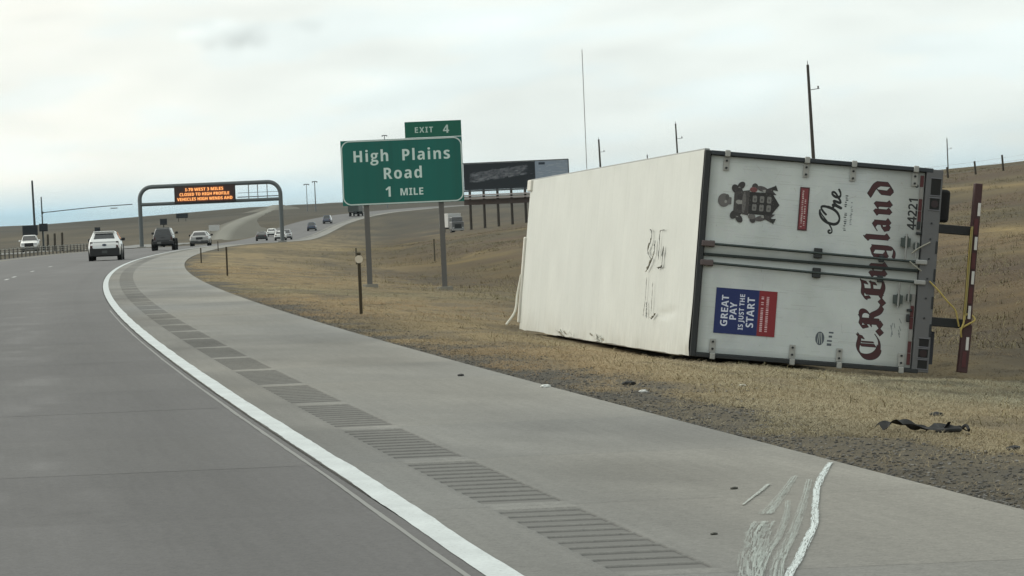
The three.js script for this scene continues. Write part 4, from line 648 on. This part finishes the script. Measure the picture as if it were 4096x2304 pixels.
function mirrors(t, x, y, z, mat) { for (const s of [1, -1]) { const m = part('mirror', box(0.22, 0.17, 0.12, s * (x + 0.10), y, z, 0.05), mat, t); part('mirror_arm', box(0.12, 0.04, 0.05, s * (x - 0.02), y - 0.07, z, 0.01), blackPlastic, m); } }
// white SUV
{
  const t = place('suv', 'white SUV with a black lower bumper, nearest vehicle ahead in the right lane', 'SUV', 181, -1.82);
  const w = paintOf(0.82, 0.82, 0.81);
  part('body', hull([[-2.34, 0.36, 0.70, 0.55, 0.80, 0.78, 0.72, 0.84, 0.62], [-2.1, 0.24, 0.84, 0.62, 0.93, 0.92, 0.86, 0.98, 0.72], [-1.2, 0.22, 0.90, 0.66, 0.97, 1.02, 0.90, 1.07, 0.76], [-0.95, 0.22, 0.90, 0.66, 0.97, 1.03, 0.91, 1.1, 0.76], [-0.25, 0.22, 0.90, 0.68, 0.97, 1.05, 0.92, 1.56, 0.66], [1.1, 0.22, 0.90, 0.7, 0.98, 1.08, 0.92, 1.60, 0.66], [1.78, 0.24, 0.90, 0.72, 0.98, 1.10, 0.90, 1.575, 0.645], [2.12, 0.26, 0.89, 0.74, 0.955, 1.10, 0.86, 1.16, 0.80], [2.26, 0.30, 0.86, 0.72, 0.92, 1.04, 0.84, 1.07, 0.80], [2.36, 0.40, 0.82, 0.66, 0.87, 0.86, 0.82, 0.90, 0.78]]), w, t);
  part('rear_window', quad(2.085, 1.18, 0.62, 1.85, 1.46, 0.52, 0.03, 0.03), glassDark, t); part('spoiler', box(1.26, 0.05, 0.24, 0, 1.585, 1.84, 0.02), w, t);
  part('tailgate', quad(2.385, 0.66, 0.66, 2.28, 1.0, 0.72, 0.05, 0.015), paintOf(0.62, 0.65, 0.66), t);
  for (const s of [1, -1]) { const l = part('tail_light', plate([[s > 0 ? 0.70 : -0.86, 0.70, 2.40], [s > 0 ? 0.86 : -0.70, 0.70, 2.36 + (0.04 * (s < 0))], [s > 0 ? 0.84 : -0.68, 1.04, 2.30], [s > 0 ? 0.68 : -0.84, 1.04, 2.30]], 0.06), std(lin(0.03, 0.012, 0.012), 0.25), t); part('light_bar', box(0.07, 0.05, 0.03, s * 0.77, 0.80, 2.395, 0.01), redLens, l); }
  part('light_strip', box(1.3, 0.045, 0.03, 0, 1.02, 2.315, 0.01), clearLens, t);
  part('rear_bumper', [box(1.78, 0.50, 0.34, 0, 0.47, 2.245, 0.09), box(1.5, 0.12, 0.14, 0, 0.28, 2.3, 0.04)], blackPlastic, t);
  part('licence_plate', box(0.31, 0.155, 0.02, 0, 0.48, 2.41, 0.01), std(lin(0.05, 0.055, 0.055), 0.5), t); part('badge', [new THREE.CylinderGeometry(0.1, 0.1, 0.02, 20).rotateX(Math.PI / 2).scale(1.3, 0.6, 1).translate(0, 0.86, 2.375)], std(lin(0.04, 0.055, 0.09), 0.4), t);
  part('wheel_arch', [-1, 1].flatMap((s) => [1.38, -1.42].map((z) => new THREE.CylinderGeometry(0.46, 0.46, 0.06, 24).rotateZ(Math.PI / 2).translate(s * 0.955, 0.40, z))), blackPlastic, t);
  for (const s of [-1, 1]) { wheel(t, s * 0.83, 1.38, 0.365, 0.25); wheel(t, s * 0.83, -1.42, 0.365, 0.25); }
  sideGlass(t, [[0.915, 1.10, 1.5], [0.915, 1.08, -0.7], [0.715, 1.50, -0.25], [0.715, 1.53, 1.3]]); mirrors(t, 0.90, 1.13, -0.72, blackPlastic); t.scale.x = 0.92;
}
// dark boxy SUV
{
  const t = place('suv', 'dark grey boxy SUV with big black tyres, under the left half of the gantry', 'SUV', 243, -1.28); t.scale.x = 0.94;
  const w = paintOf(0.03, 0.031, 0.035);
  part('body', hull([[-2.1, 0.55, 0.66, 0.74, 0.72, 0.98, 0.68, 1.02, 0.6], [-1.0, 0.50, 0.74, 0.8, 0.78, 1.08, 0.74, 1.12, 0.66], [-0.7, 0.5, 0.74, 0.8, 0.78, 1.1, 0.74, 1.16, 0.66], [-0.45, 0.5, 0.74, 0.8, 0.78, 1.12, 0.74, 1.66, 0.56], [1.75, 0.5, 0.74, 0.8, 0.78, 1.12, 0.74, 1.66, 0.55], [1.95, 0.52, 0.74, 0.8, 0.77, 1.1, 0.73, 1.58, 0.52], [2.05, 0.58, 0.72, 0.8, 0.75, 1.05, 0.72, 1.12, 0.66]]), w, t);
  part('roof', box(1.02, 0.05, 2.3, 0, 1.675, 0.65, 0.025), paintOf(0.20, 0.205, 0.20), t);
  part('rear_window', quad(2.045, 1.14, 0.58, 1.955, 1.54, 0.46, 0.02, 0.02), glassDark, t); part('tailgate', quad(2.09, 0.78, 0.60, 2.06, 1.08, 0.58, 0.03, 0.02), paintOf(0.022, 0.022, 0.025), t); part('tailgate_handle', box(0.3, 0.05, 0.04, 0, 0.95, 2.11, 0.015), blackPlastic, t);
  for (const s of [-1, 1]) { const l = part('tail_light', box(0.16, 0.24, 0.06, s * 0.64, 0.88, 2.07, 0.02), std(lin(0.07, 0.03, 0.03), 0.3), t); part('light_trim', box(0.24, 0.06, 0.03, s * 0.60, 0.72, 2.1, 0.01), std(lin(0.13, 0.13, 0.13), 0.5), l); part('fender', box(0.22, 0.12, 0.9, s * 0.80, 0.84, 1.35, 0.05), blackPlastic, t); part('fender', box(0.22, 0.12, 0.9, s * 0.80, 0.84, -1.35, 0.05), blackPlastic, t); }
  part('rear_bumper', box(1.66, 0.24, 0.24, 0, 0.56, 2.12, 0.05), blackPlastic, t); part('axle', [cyl(0.06, 0.06, [-0.8, 0.4, 1.35], [0.8, 0.4, 1.35], 8), new THREE.SphereGeometry(0.15, 12, 8).translate(0, 0.4, 1.35)], steelDark, t); part('licence_plate', box(0.3, 0.15, 0.02, -0.3, 0.58, 2.25, 0.01), std(lin(0.12, 0.12, 0.12), 0.5), t);
  for (const s of [-1, 1]) { wheel(t, s * 0.79, 1.35, 0.42, 0.31); wheel(t, s * 0.79, -1.35, 0.42, 0.31); }
  sideGlass(t, [[0.745, 1.16, 1.7], [0.745, 1.16, -0.55], [0.585, 1.6, -0.4], [0.58, 1.6, 1.62]]); mirrors(t, 0.84, 1.28, -0.5, blackPlastic);
}
// silver car
{
  const t = place('car', 'silver hatchback with a dark tailgate, right of the boxy dark SUV', 'car', 302, -1.9);
  const w = paintOf(0.33, 0.33, 0.32);
  part('body', hull([[-2.1, 0.3, 0.66, 0.5, 0.76, 0.68, 0.70, 0.72, 0.6], [-1.9, 0.22, 0.78, 0.55, 0.88, 0.8, 0.8, 0.84, 0.68], [-0.9, 0.2, 0.84, 0.6, 0.91, 0.9, 0.84, 0.94, 0.7], [-0.2, 0.2, 0.84, 0.6, 0.91, 0.92, 0.85, 1.36, 0.55], [0.9, 0.2, 0.84, 0.62, 0.91, 0.95, 0.85, 1.38, 0.55], [1.5, 0.22, 0.84, 0.62, 0.91, 0.95, 0.83, 1.28, 0.54], [1.9, 0.25, 0.82, 0.62, 0.89, 0.92, 0.8, 0.97, 0.68], [2.08, 0.36, 0.76, 0.55, 0.83, 0.78, 0.76, 0.82, 0.66]]), w, t);
  part('rear_window', quad(1.88, 0.99, 0.60, 1.56, 1.25, 0.48, 0.03, 0.03), glassDark, t); part('tailgate_panel', box(0.62, 0.22, 0.06, 0, 0.72, 2.07, 0.02), std(lin(0.02, 0.02, 0.022), 0.5), t); part('rear_bumper', box(1.66, 0.26, 0.2, 0, 0.40, 2.02, 0.07), std(lin(0.05, 0.05, 0.05), 0.6), t);
  for (const s of [-1, 1]) { part('tail_light', box(0.24, 0.16, 0.08, s * 0.66, 0.80, 2.0, 0.03), redLens, t); wheel(t, s * 0.78, 1.3, 0.32, 0.24); wheel(t, s * 0.78, -1.35, 0.32, 0.24); }
  part('licence_plate', box(0.3, 0.15, 0.02, 0, 0.52, 2.13, 0.01), std(lin(0.3, 0.3, 0.3), 0.5), t); sideGlass(t, [[0.85, 0.98, 1.3], [0.85, 0.96, -0.55], [0.60, 1.30, -0.15], [0.60, 1.32, 1.1]]); mirrors(t, 0.9, 1.0, -0.5, blackPlastic);
}
// oncoming white pickup
{
  const t = place('pickup_truck', 'white pickup truck coming the other way at the far left', 'pickup truck', 330, -20.9, true); t.rotation.y = Math.PI + 0.115; t.scale.x = 0.9;
  const w = paintOf(0.80, 0.80, 0.79);
  part('body', hull([[-2.8, 0.5, 0.80, 0.7, 0.88, 0.98, 0.84, 1.02, 0.72], [-2.5, 0.4, 0.9, 0.75, 0.96, 1.08, 0.9, 1.12, 0.78], [-1.2, 0.4, 0.94, 0.8, 0.98, 1.14, 0.92, 1.19, 0.8], [-0.95, 0.4, 0.94, 0.8, 0.98, 1.16, 0.92, 1.24, 0.8], [-0.25, 0.4, 0.94, 0.8, 0.98, 1.18, 0.92, 1.80, 0.68], [1.0, 0.4, 0.94, 0.8, 0.98, 1.18, 0.92, 1.80, 0.68], [1.15, 0.4, 0.94, 0.8, 0.98, 1.18, 0.92, 1.24, 0.88], [2.9, 0.45, 0.94, 0.8, 0.98, 1.18, 0.94, 1.22, 0.9]]), w, t);
  part('windscreen', plate([[0.80, 1.27, -0.93], [-0.80, 1.27, -0.93], [-0.66, 1.72, -0.38], [0.66, 1.72, -0.38]].map(([x, y, z]) => [x, y + 0.01, z - 0.03]), 0.02), glassDark, t);
  part('grille', box(1.0, 0.34, 0.08, 0, 0.84, -2.80, 0.03), blackPlastic, t); part('front_bumper', box(1.84, 0.24, 0.24, 0, 0.52, -2.80, 0.06), std(lin(0.12, 0.12, 0.12), 0.5), t); part('air_dam', box(1.6, 0.2, 0.1, 0, 0.34, -2.7, 0.03), blackPlastic, t);
  for (const s of [-1, 1]) { part('headlight', box(0.34, 0.26, 0.1, s * 0.70, 0.90, -2.76, 0.04), clearLens, t); wheel(t, s * 0.85, -1.85, 0.40, 0.27); wheel(t, s * 0.85, 1.8, 0.40, 0.27); }
  sideGlass(t, [[0.92, 1.22, 0.95], [0.92, 1.22, -0.75], [0.735, 1.72, -0.3], [0.735, 1.72, 0.9]]); mirrors(t, 0.98, 1.25, -0.75, w);
}
// far traffic
function farCar(label, d, tt, col, o = {}) {
  const t = place(o.name ?? 'car', label, o.cat ?? 'car', d, tt, o.flip), w = paintOf(...col), H = o.h ?? 1.5, z = o.len ?? 2.2;
  part('body', hull([[-z, 0.32, 0.7, 0.5, 0.84, 0.72, 0.8, 0.78, 0.68], [-z + 0.9, 0.24, 0.86, 0.6, 0.94, 0.92, 0.86, 0.96, 0.74], [-z + 1.3, 0.24, 0.86, 0.62, 0.94, 0.95, 0.86, 1.0, 0.74], [-z + 2, 0.24, 0.86, 0.64, 0.94, 0.98, 0.86, H, 0.62], [z - 0.8, 0.24, 0.86, 0.64, 0.94, 0.98, 0.86, H, 0.62], [z - 0.15, 0.28, 0.84, 0.62, 0.92, 0.95, 0.84, 1.0, 0.74], [z, 0.4, 0.8, 0.6, 0.86, 0.85, 0.8, 0.9, 0.7]]), w, t);
  part('rear_window', quad(z - 0.18, 1.02, 0.66, z - 0.74, H - 0.08, 0.56, 0.03, 0.03), glassDark, t); part('windscreen', plate([[0.68, 1.02, -z + 1.35], [-0.68, 1.02, -z + 1.35], [-0.57, H - 0.07, -z + 1.93], [0.57, H - 0.07, -z + 1.93]].map(([a, b, c]) => [a, b + 0.01, c - 0.035]), 0.02), glassDark, t);
  sideGlass(t, [[0.87, 1.02, z - 0.7], [0.87, 1.0, -z + 1.6], [0.68, H - 0.06, -z + 2.05], [0.68, H - 0.06, z - 0.95]]);
  part('bumper', [box(1.66, 0.26, 0.18, 0, 0.42, z - 0.06, 0.06), box(1.66, 0.26, 0.18, 0, 0.42, -z + 0.06, 0.06)], blackPlastic, t);
  for (const s of [-1, 1]) { part('tail_light', box(0.24, 0.16, 0.06, s * 0.66, 0.82, z - 0.02, 0.02), redLens, t); part('headlight', box(0.3, 0.14, 0.08, s * 0.6, 0.66, -z + 0.04, 0.03), clearLens, t); wheel(t, s * 0.78, z - 0.85, 0.33, 0.23); wheel(t, s * 0.78, -z + 0.9, 0.33, 0.23); }
  return t;
}
farCar('small black car seen from behind, far down the road right of the silver hatchback', 520, -5.6, [0.02, 0.02, 0.02], { h: 1.45 });
farCar('distant white car beyond the small black car, left of the gantry leg', 505, -2.1, [0.75, 0.75, 0.73]);
farCar('distant pale grey car beside the right gantry leg, in the dip of the road', 520, 0.0 - 1.7, [0.4, 0.41, 0.42], { h: 1.6 });
farCar('distant blue car on the far bend, left of the sign post', 655, -1.9, [0.03, 0.05, 0.09], { h: 1.7 });
farCar('slate blue car with a bright roof on the far bend, touching the sign post', 705, -2.2, [0.07, 0.085, 0.13], { h: 1.8 });
farCar('far white car in the left lane beyond the silver hatchback', 610, -7.4, [0.8, 0.8, 0.78]);
function lorry(label, d, tt, flip, cab, boxCol, L = 9) {
  const t = place('lorry', label, 'lorry', d, tt, flip), c = paintOf(...cab);
  part('cargo_box', box(2.5, 2.6, L, 0, 2.35, L / 2 - 2, 0.05), white(boxCol), t); part('cab', [box(2.35, 1.5, 2.0, 0, 1.35, -3.2, 0.14), box(2.2, 1.1, 1.5, 0, 2.45, -2.95, 0.16)], c, t); part('windscreen', plate([[0.95, 2.1, -3.72], [-0.95, 2.1, -3.72], [-0.9, 2.85, -3.66], [0.9, 2.85, -3.66]], 0.03), glassDark, t); part('grille', box(1.3, 0.8, 0.06, 0, 1.25, -4.21, 0.02), blackPlastic, t); part('front_bumper', box(2.3, 0.34, 0.25, 0, 0.6, -4.15, 0.06), std(lin(0.3, 0.3, 0.3), 0.4), t);
  for (const s of [-1, 1]) { part('headlight', box(0.28, 0.2, 0.06, s * 0.9, 0.95, -4.2, 0.03), clearLens, t); part('side_window', box(0.02, 0.6, 0.8, s * 1.108, 2.45, -3.0, 0), glassDark, t); wheel(t, s * 1.0, -3.2, 0.5, 0.3); wheel(t, s * 0.95, L - 3.6, 0.5, 0.5); }
  part('chassis', box(0.9, 0.25, L + 1.5, 0, 0.85, L / 2 - 2.6, 0.02), steelDark, t); return t;
}
lorry('dark green lorry behind the left sign post on the far bend', 760, -2.2, false, [0.03, 0.045, 0.04], [0.05, 0.06, 0.055], 7);
{ const l = lorry('lorry with a white box and dark cab beside the left end of the billboard', 490, 0, true, [0.12, 0.12, 0.125], [0.5, 0.5, 0.49], 6); l.position.set(-8.6, land(-8.6, -490) - 0.05, -490); l.rotation.y = 0.3 + Math.PI; l.scale.setScalar(0.8); }

// ---------------------------------------------------------------- marks and debris
{ // pale scrapes where the trailer slid across the shoulder
  const chalk = canvasTex(256, 1024, (g, w, h) => { g.clearRect(0, 0, w, h); const q = rng(31); for (let i = 0; i < 900; i++) { const x = q() * w, edge = Math.min(x, w - x) / w; if (edge < 0.12 && q() < 0.7) continue; const v = 205 + q() * 40; g.fillStyle = `rgba(${v - 6},${v},${v - 1},1)`; g.fillRect(x, q() * h, 3 + q() * 22, 14 + q() * 110); } for (let i = 0; i < 700; i++) { g.clearRect(q() < 0.6 ? (q() < 0.5 ? q() * 40 : w - q() * 40) : q() * w, q() * h, 3 + q() * 14, 2 + q() * 14); } });
  const faint = canvasTex(256, 1024, (g, w, h) => { g.clearRect(0, 0, w, h); const q = rng(37); for (let i = 0; i < 420; i++) { const x = w * (0.12 + 0.7 * q()), y = q() * h, ww = 4 + q() * 40, hh = 40 + q() * 260, v = 200 + q() * 40, gr = g.createLinearGradient(x, 0, x + ww, 0), a = 0.06 + q() * q() * 0.30; gr.addColorStop(0, `rgba(${v - 8},${v},${v - 4},0)`); gr.addColorStop(0.5, `rgba(${v - 8},${v},${v - 4},${a})`); gr.addColorStop(1, `rgba(${v - 8},${v},${v - 4},0)`); g.fillStyle = gr; g.fillRect(x, y, ww, hh); } for (let i = 0; i < 260; i++) { g.clearRect(q() * w, q() * h, 2 + q() * 10, 20 + q() * 60); } });
  const M = (map, c, soft) => new THREE.MeshStandardMaterial({ map, color: c, roughness: 0.9, ...(soft ? { transparent: true, opacity: 0.8 } : { alphaTest: 0.5 }) });
  const ribbon = (pts, w0, w1, up, reps) => { const c = new THREE.CatmullRomCurve3(pts.map(([x, z]) => new THREE.Vector3(x, up, z))); return sheet(6, 120, (i, j) => { const k = j / 120, p = c.getPoint(k), q = c.getTangent(k), w = mix(w0, w1, k) * (0.92 + 0.16 * noise(j * 0.13, i > 3 ? 3 : 1, 5)), s = (i / 6 - 0.5) * w; return { p: [p.x + s * -q.z, up, p.z + s * q.x], uv: [i / 6, k * reps] }; }); };
  const add = (label, geo, mat) => { const o = struct('scrape_mark', geo, mat, label); return o; };
  add('bold curved white scrape across the shoulder', ribbon([[1.893, -19.92], [1.751, -18.98], [1.652, -18.22], [1.567, -17.42], [1.506, -16.8], [1.442, -16.16], [1.367, -15.6], [1.278, -14.98], [1.217, -14.53], [1.152, -14.14], [1.06, -13.5]], 0.042, 0.048, 0.0065, 1), M(chalk, lin(0.80, 0.82, 0.82)));
  add('broad faint scrape, leftmost of the group', ribbon([[1.603, -19.06], [1.455, -18.06], [1.329, -17.25], [1.25, -16.8]], 0.05, 0.10, 0.0065, 0.5), M(faint, lin(0.74, 0.76, 0.745), true));
  add('broad pale smear left of the bold scrape', ribbon([[1.222, -16.42], [1.15, -15.89], [1.10, -15.35], [1.03, -14.75], [0.95, -13.7]], 0.17, 0.15, 0.0065, 0.6), M(faint, lin(0.74, 0.76, 0.745), true));
  add('narrow broken scrape between the smears', ribbon([[1.427, -17.49], [1.352, -16.7], [1.226, -15.66], [1.135, -15.08], [1.074, -14.62], [0.96, -13.7]], 0.04, 0.07, 0.0075, 0.8), M(faint, lin(0.74, 0.76, 0.745), true));
  add('pale scrape just left of the bold one', ribbon([[1.657, -18.75], [1.479, -17.18], [1.32, -15.9], [1.198, -15.01], [1.131, -14.5], [1.04, -13.6]], 0.05, 0.09, 0.0085, 0.8), M(faint, lin(0.74, 0.76, 0.745), true));
  add('thin straight scratch left of the scrapes', ribbon([[1.41, -18.58], [1.29, -17.95], [1.176, -17.37]], 0.03, 0.016, 0.0065, 0.3), M(chalk, lin(0.55, 0.55, 0.52)));
}
{ // shredded tyre tread lying in the grass
  const x0 = 2.85, z0 = -23.0, gy = land(x0, z0), t = thing('tyre_tread', 'black shredded strip of tyre tread lying in the grass near the shoulder', 'tyre tread', [x0, gy, z0]);
  const G = (x, z) => land(x0 + x, z0 + z) - gy + 0.015, ribbon = (pts, w) => { const c = new THREE.CatmullRomCurve3(pts.map(([x, z, y]) => new THREE.Vector3(x, G(x, z) + y, z))); return sheet(3, 60, (i, j) => { const p = c.getPoint(j / 60), q = c.getTangent(j / 60), s = (i / 3 - 0.5) * w * (0.7 + 0.6 * noise(j * 0.3, i, 3)); return { p: [p.x - q.z * s, p.y + 0.02 * Math.sin(i * 2.1 + j * 0.3) + (i % 2) * 0.012, p.z + q.x * s] }; }); };
  part('tread_strip', ribbon([[-0.30, 0.0, 0.02], [-0.22, -0.06, 0.055], [-0.13, -0.08, 0.05], [-0.04, -0.02, 0.02], [0.05, 0.02, 0.015], [0.12, -0.1, 0.03], [0.2, -0.16, 0.035], [0.25, -0.05, 0.015]], 0.13), rubber, t);
  part('tread_loop', tube([[0.08, G(0.08, 0.08) + 0.01, 0.08], [0.14, G(0.14, 0.2) + 0.02, 0.2], [0.22, G(0.22, 0.16) + 0.025, 0.16], [0.25, G(0.25, 0) + 0.02, 0]], 0.016, 24, 6), rubber, t); part('steel_cord', tube([[0.25, G(0.25, 0) + 0.02, 0], [0.30, G(0.3, -0.04) + 0.05, -0.04], [0.31, G(0.31, 0.04) + 0.02, 0.04]], 0.012, 16, 5), rubber, t);
}
{
  const Rr = rng(51), bits = [[0.27, -30.0, 'small white shard on the gravel edge, left of the tread', lin(0.7, 0.72, 0.7), 0.035], [1.13, -29.2, 'white scrap in the dark verge in front of the trailer', lin(0.66, 0.66, 0.64), 0.03], [-0.55, -32.8, 'dark speck of rubber on the shoulder', lin(0.03, 0.03, 0.03), 0.03], [1.05, -30.6, 'flat black scrap on the gravel below the trailer roof', lin(0.02, 0.02, 0.02), 0.05], [1.20, -18.4, 'small dark pebble on the shoulder left of the thin scratch', lin(0.05, 0.05, 0.04), 0.018], [0.93, -15.9, 'dark chip on the shoulder left of the pale smear', lin(0.06, 0.06, 0.05), 0.015], [3.35, -26.2, 'black scrap lying in the grass right of the tread', lin(0.02, 0.02, 0.02), 0.05], [3.2, -21.2, 'black fragment at the right edge near the grass', lin(0.02, 0.02, 0.02), 0.045], [2.1, -30.5, 'pale chip in the grass in front of the rear doors', lin(0.5, 0.48, 0.42), 0.03]];
  bits.forEach(([x, z, label, c, r]) => { const g = new THREE.DodecahedronGeometry(r, 0), p = g.attributes.position; for (let i = 0; i < p.count; i++) p.setXYZ(i, p.getX(i) * 1.5, p.getY(i) * 0.5, p.getZ(i) * (1 + 0.3 * hash(Math.round(p.getX(i) * 999), i % 7, 3))); g.computeVertexNormals(); const o = struct('debris', g, std(c, 0.8)); o.position.set(x, Math.max(land(x, z), 0) * 1 + ((x - xe(-z)) < 2.9 ? 0.0 : land(x, z) - Math.max(land(x, z), 0)) + r * 0.3, z); o.rotation.y = Rr() * 3; o.userData = { label, category: 'debris' }; });
}
// ---------------------------------------------------------------- dry grass and gravel
{
  const R = rng(1234), P = [];
  const tuft = (seed) => { const q = rng(seed), V = []; for (let i = 0; i < 13; i++) { const a = q() * 6.28, r0 = q() * 0.07, x = Math.cos(a) * r0, z = Math.sin(a) * r0, h = 0.010 + q() * q() * 0.04, w = 0.0016 + q() * 0.0022, b = q() * 6.28, l = 0.015 + q() * 0.05; const dx = Math.cos(b), dz = Math.sin(b); V.push(x - dz * w, 0, z + dx * w, x + dz * w, 0, z - dx * w, x + dx * l * 0.5, h * 0.75, z + dz * l * 0.5, x + dx * l * 0.5 - dz * w * 0.7, h * 0.7, z + dz * l * 0.5 + dx * w * 0.7, x + dx * l * 0.5 + dz * w * 0.6, h * 0.72, z + dz * l * 0.5 - dx * w * 0.6, x + dx * l, h, z + dz * l); } const g = new THREE.BufferGeometry(); g.setAttribute('position', new THREE.Float32BufferAttribute(V, 3)); g.setAttribute('uv', new THREE.Float32BufferAttribute(new Array(V.length / 3 * 2).fill(0), 2)); g.computeVertexNormals(); return g; };
  const mat = new THREE.MeshStandardMaterial({ color: 0xffffff, roughness: 1, side: THREE.DoubleSide });
  const kinds = [1, 2, 3].map((s) => tuft(s * 97)), lists = [[], [], []];
  for (let n = 0; n < 230000; n++) {
    const d = 14 * Math.pow(150 / 14, R()), t = 3.0 + Math.pow(R(), 1.6) * (d < 45 ? 9 : 26), x = xe(d) + t * len(d), a = x / d;
    const roll = R(), sc = R(), tint = R(), yaw = R() * 6.28;
    if (a < -0.17 || a > 0.175) continue;
    const z = -d, mid = fbm(x * 0.75, z * 0.33, 4, 61), reach = verge(x, z);
    const dens = smooth(reach - 0.5, reach + 0.5, t) * (0.35 + 0.65 * smooth(0.66, 0.5, mid)) + 0.03; if (roll > dens) continue;
    const q = [x - TR.o[0], 0, z - TR.o[2]], du = q[0] * TR.u[0] + q[2] * TR.u[2], dv = q[0] * TR.v[0] + q[2] * TR.v[2]; if (du > -0.22 && du < 16.4 && dv > -0.16 && dv < 3.0) continue;
    lists[n % 3].push([x, land(x, z) - 0.006, z, yaw, 0.55 + sc * sc * 0.9, tint, mid]);
  }
  const m = new THREE.Matrix4(), Q = new THREE.Quaternion(), U = new THREE.Vector3(0, 1, 0);
  lists.forEach((L, k) => { const im = new THREE.InstancedMesh(kinds[k], mat, L.length); L.forEach(([x, y, z, yaw, s, tint, mid], i) => { m.compose(new THREE.Vector3(x, y, z), Q.setFromAxisAngle(U, yaw), new THREE.Vector3(s, s * 0.9, s)); im.setMatrixAt(i, m); const v = (0.88 + tint * 0.36 - (mid - 0.5) * 0.3 + (fbm(x * 0.11, z * 0.045, 4, 31) - 0.5) * 1.1 + (fbm(x * 0.6, z * 0.22, 3, 231) - 0.5) * 0.6 + 0.5 * strawAt(x, z, x - xe(-z))) * (1 - 0.4 * spotAt(x, z)) * (1 - 0.25 * smooth(8, 14, (x - xe(-z)))) , o = 0.5 + (fbm(x * 0.16 + 40, z * 0.06, 3, 101) - 0.5) * 2; im.setColorAt(i, lin(mix(0.258, 0.325, clamp(o)) * v, mix(0.242, 0.232, clamp(o)) * v, mix(0.168, 0.135, clamp(o)) * v)); }); shade(im).name = numbered('dry_grass'); im.userData = { kind: 'stuff', label: 'short dry tan grass along the verge' }; scene.add(im); });
  // coarser clumps on the back slope, and scattered taller bunches nearer
  { const L = []; for (let n = 0; n < 60000; n++) { const near = n % 12 === 0, d = near ? 16 * Math.pow(90 / 16, R()) : 52 * Math.pow(300 / 52, R()), t = near ? 4.2 + R() * 10 : 7 + Math.pow(R(), 1.3) * 70, x = xe(d) + t * len(d), a = x / d, s = R(), c = R(), yaw = R() * 6.28, roll = R(); if (a < -0.17 || a > 0.175) continue; const z = -d, pat = fbm(x * 0.35, z * 0.12, 3, 401); if (roll > smooth(0.38, 0.62, pat) * (near ? 0.5 : smooth(6, 18, t))) continue; const q = [x - TR.o[0], 0, z - TR.o[2]], du = q[0] * TR.u[0] + q[2] * TR.u[2], dv = q[0] * TR.v[0] + q[2] * TR.v[2]; if (du > -0.4 && du < 16.6 && dv > -0.4 && dv < 3.2) continue; L.push([x, land(x, z) - 0.02, z, yaw, near ? 1.2 + s * 1.2 : 1.5 + s * 2.0, c, pat]); }
    const im = new THREE.InstancedMesh(tuft(777), mat, L.length); L.forEach(([x, y, z, yaw, s, c, pat], i) => { m.compose(new THREE.Vector3(x, y, z), Q.setFromAxisAngle(U, yaw), new THREE.Vector3(s * 1.2, s * 1.1, s * 1.2)); im.setMatrixAt(i, m); const v = 0.8 + c * 0.5, dk = smooth(8, 20, x - xe(-z)) * 0.34; im.setColorAt(i, lin(0.255 * v * (1 - dk), 0.215 * v * (1 - dk), 0.122 * v * (1 - dk))); }); shade(im).name = numbered('dry_grass'); im.userData = { kind: 'stuff', label: 'coarse clumps of dry grass on the slope behind the ditch' }; scene.add(im); }
  const rock = new THREE.IcosahedronGeometry(1, 0), rp = rock.attributes.position; for (let i = 0; i < rp.count; i++) { const k = 0.75 + 0.5 * hash(Math.round(rp.getX(i) * 50), Math.round(rp.getY(i) * 50 + rp.getZ(i) * 7), 2); rp.setXYZ(i, rp.getX(i) * k, rp.getY(i) * k * 0.65, rp.getZ(i) * k); } rock.computeVertexNormals();
  const G = []; for (let n = 0; n < 42000; n++) { const d = 13.5 * Math.pow(70 / 13.5, R()), t = 2.88 + Math.pow(R(), 1.6) * 3.4, x = xe(d) + t * len(d), r = R(), s = R(), c = R(); const reach = verge(x, -d) + 0.15; if (r > smooth(reach + 0.8, reach - 0.4, t) || x / d > 0.17 || x / d < -0.1) continue; G.push([x, land(x, -d), -d, 0.0025 + s * s * s * s * 0.012, c]); }
  const im = new THREE.InstancedMesh(rock, new THREE.MeshStandardMaterial({ color: 0xffffff, roughness: 1 }), G.length); G.forEach(([x, y, z, s, c], i) => { m.compose(new THREE.Vector3(x, y + s * 0.25, z), Q.setFromAxisAngle(U, c * 40), new THREE.Vector3(s * 1.3, s, s)); im.setMatrixAt(i, m); const v = 0.06 + c * c * 0.14; im.setColorAt(i, lin(v * 1.05, v, v * 0.92)); }); shade(im).name = 'gravel'; im.userData = { kind: 'stuff', label: 'dark loose gravel along the edge of the shoulder' }; scene.add(im);
}
renderer.render(scene, camera);
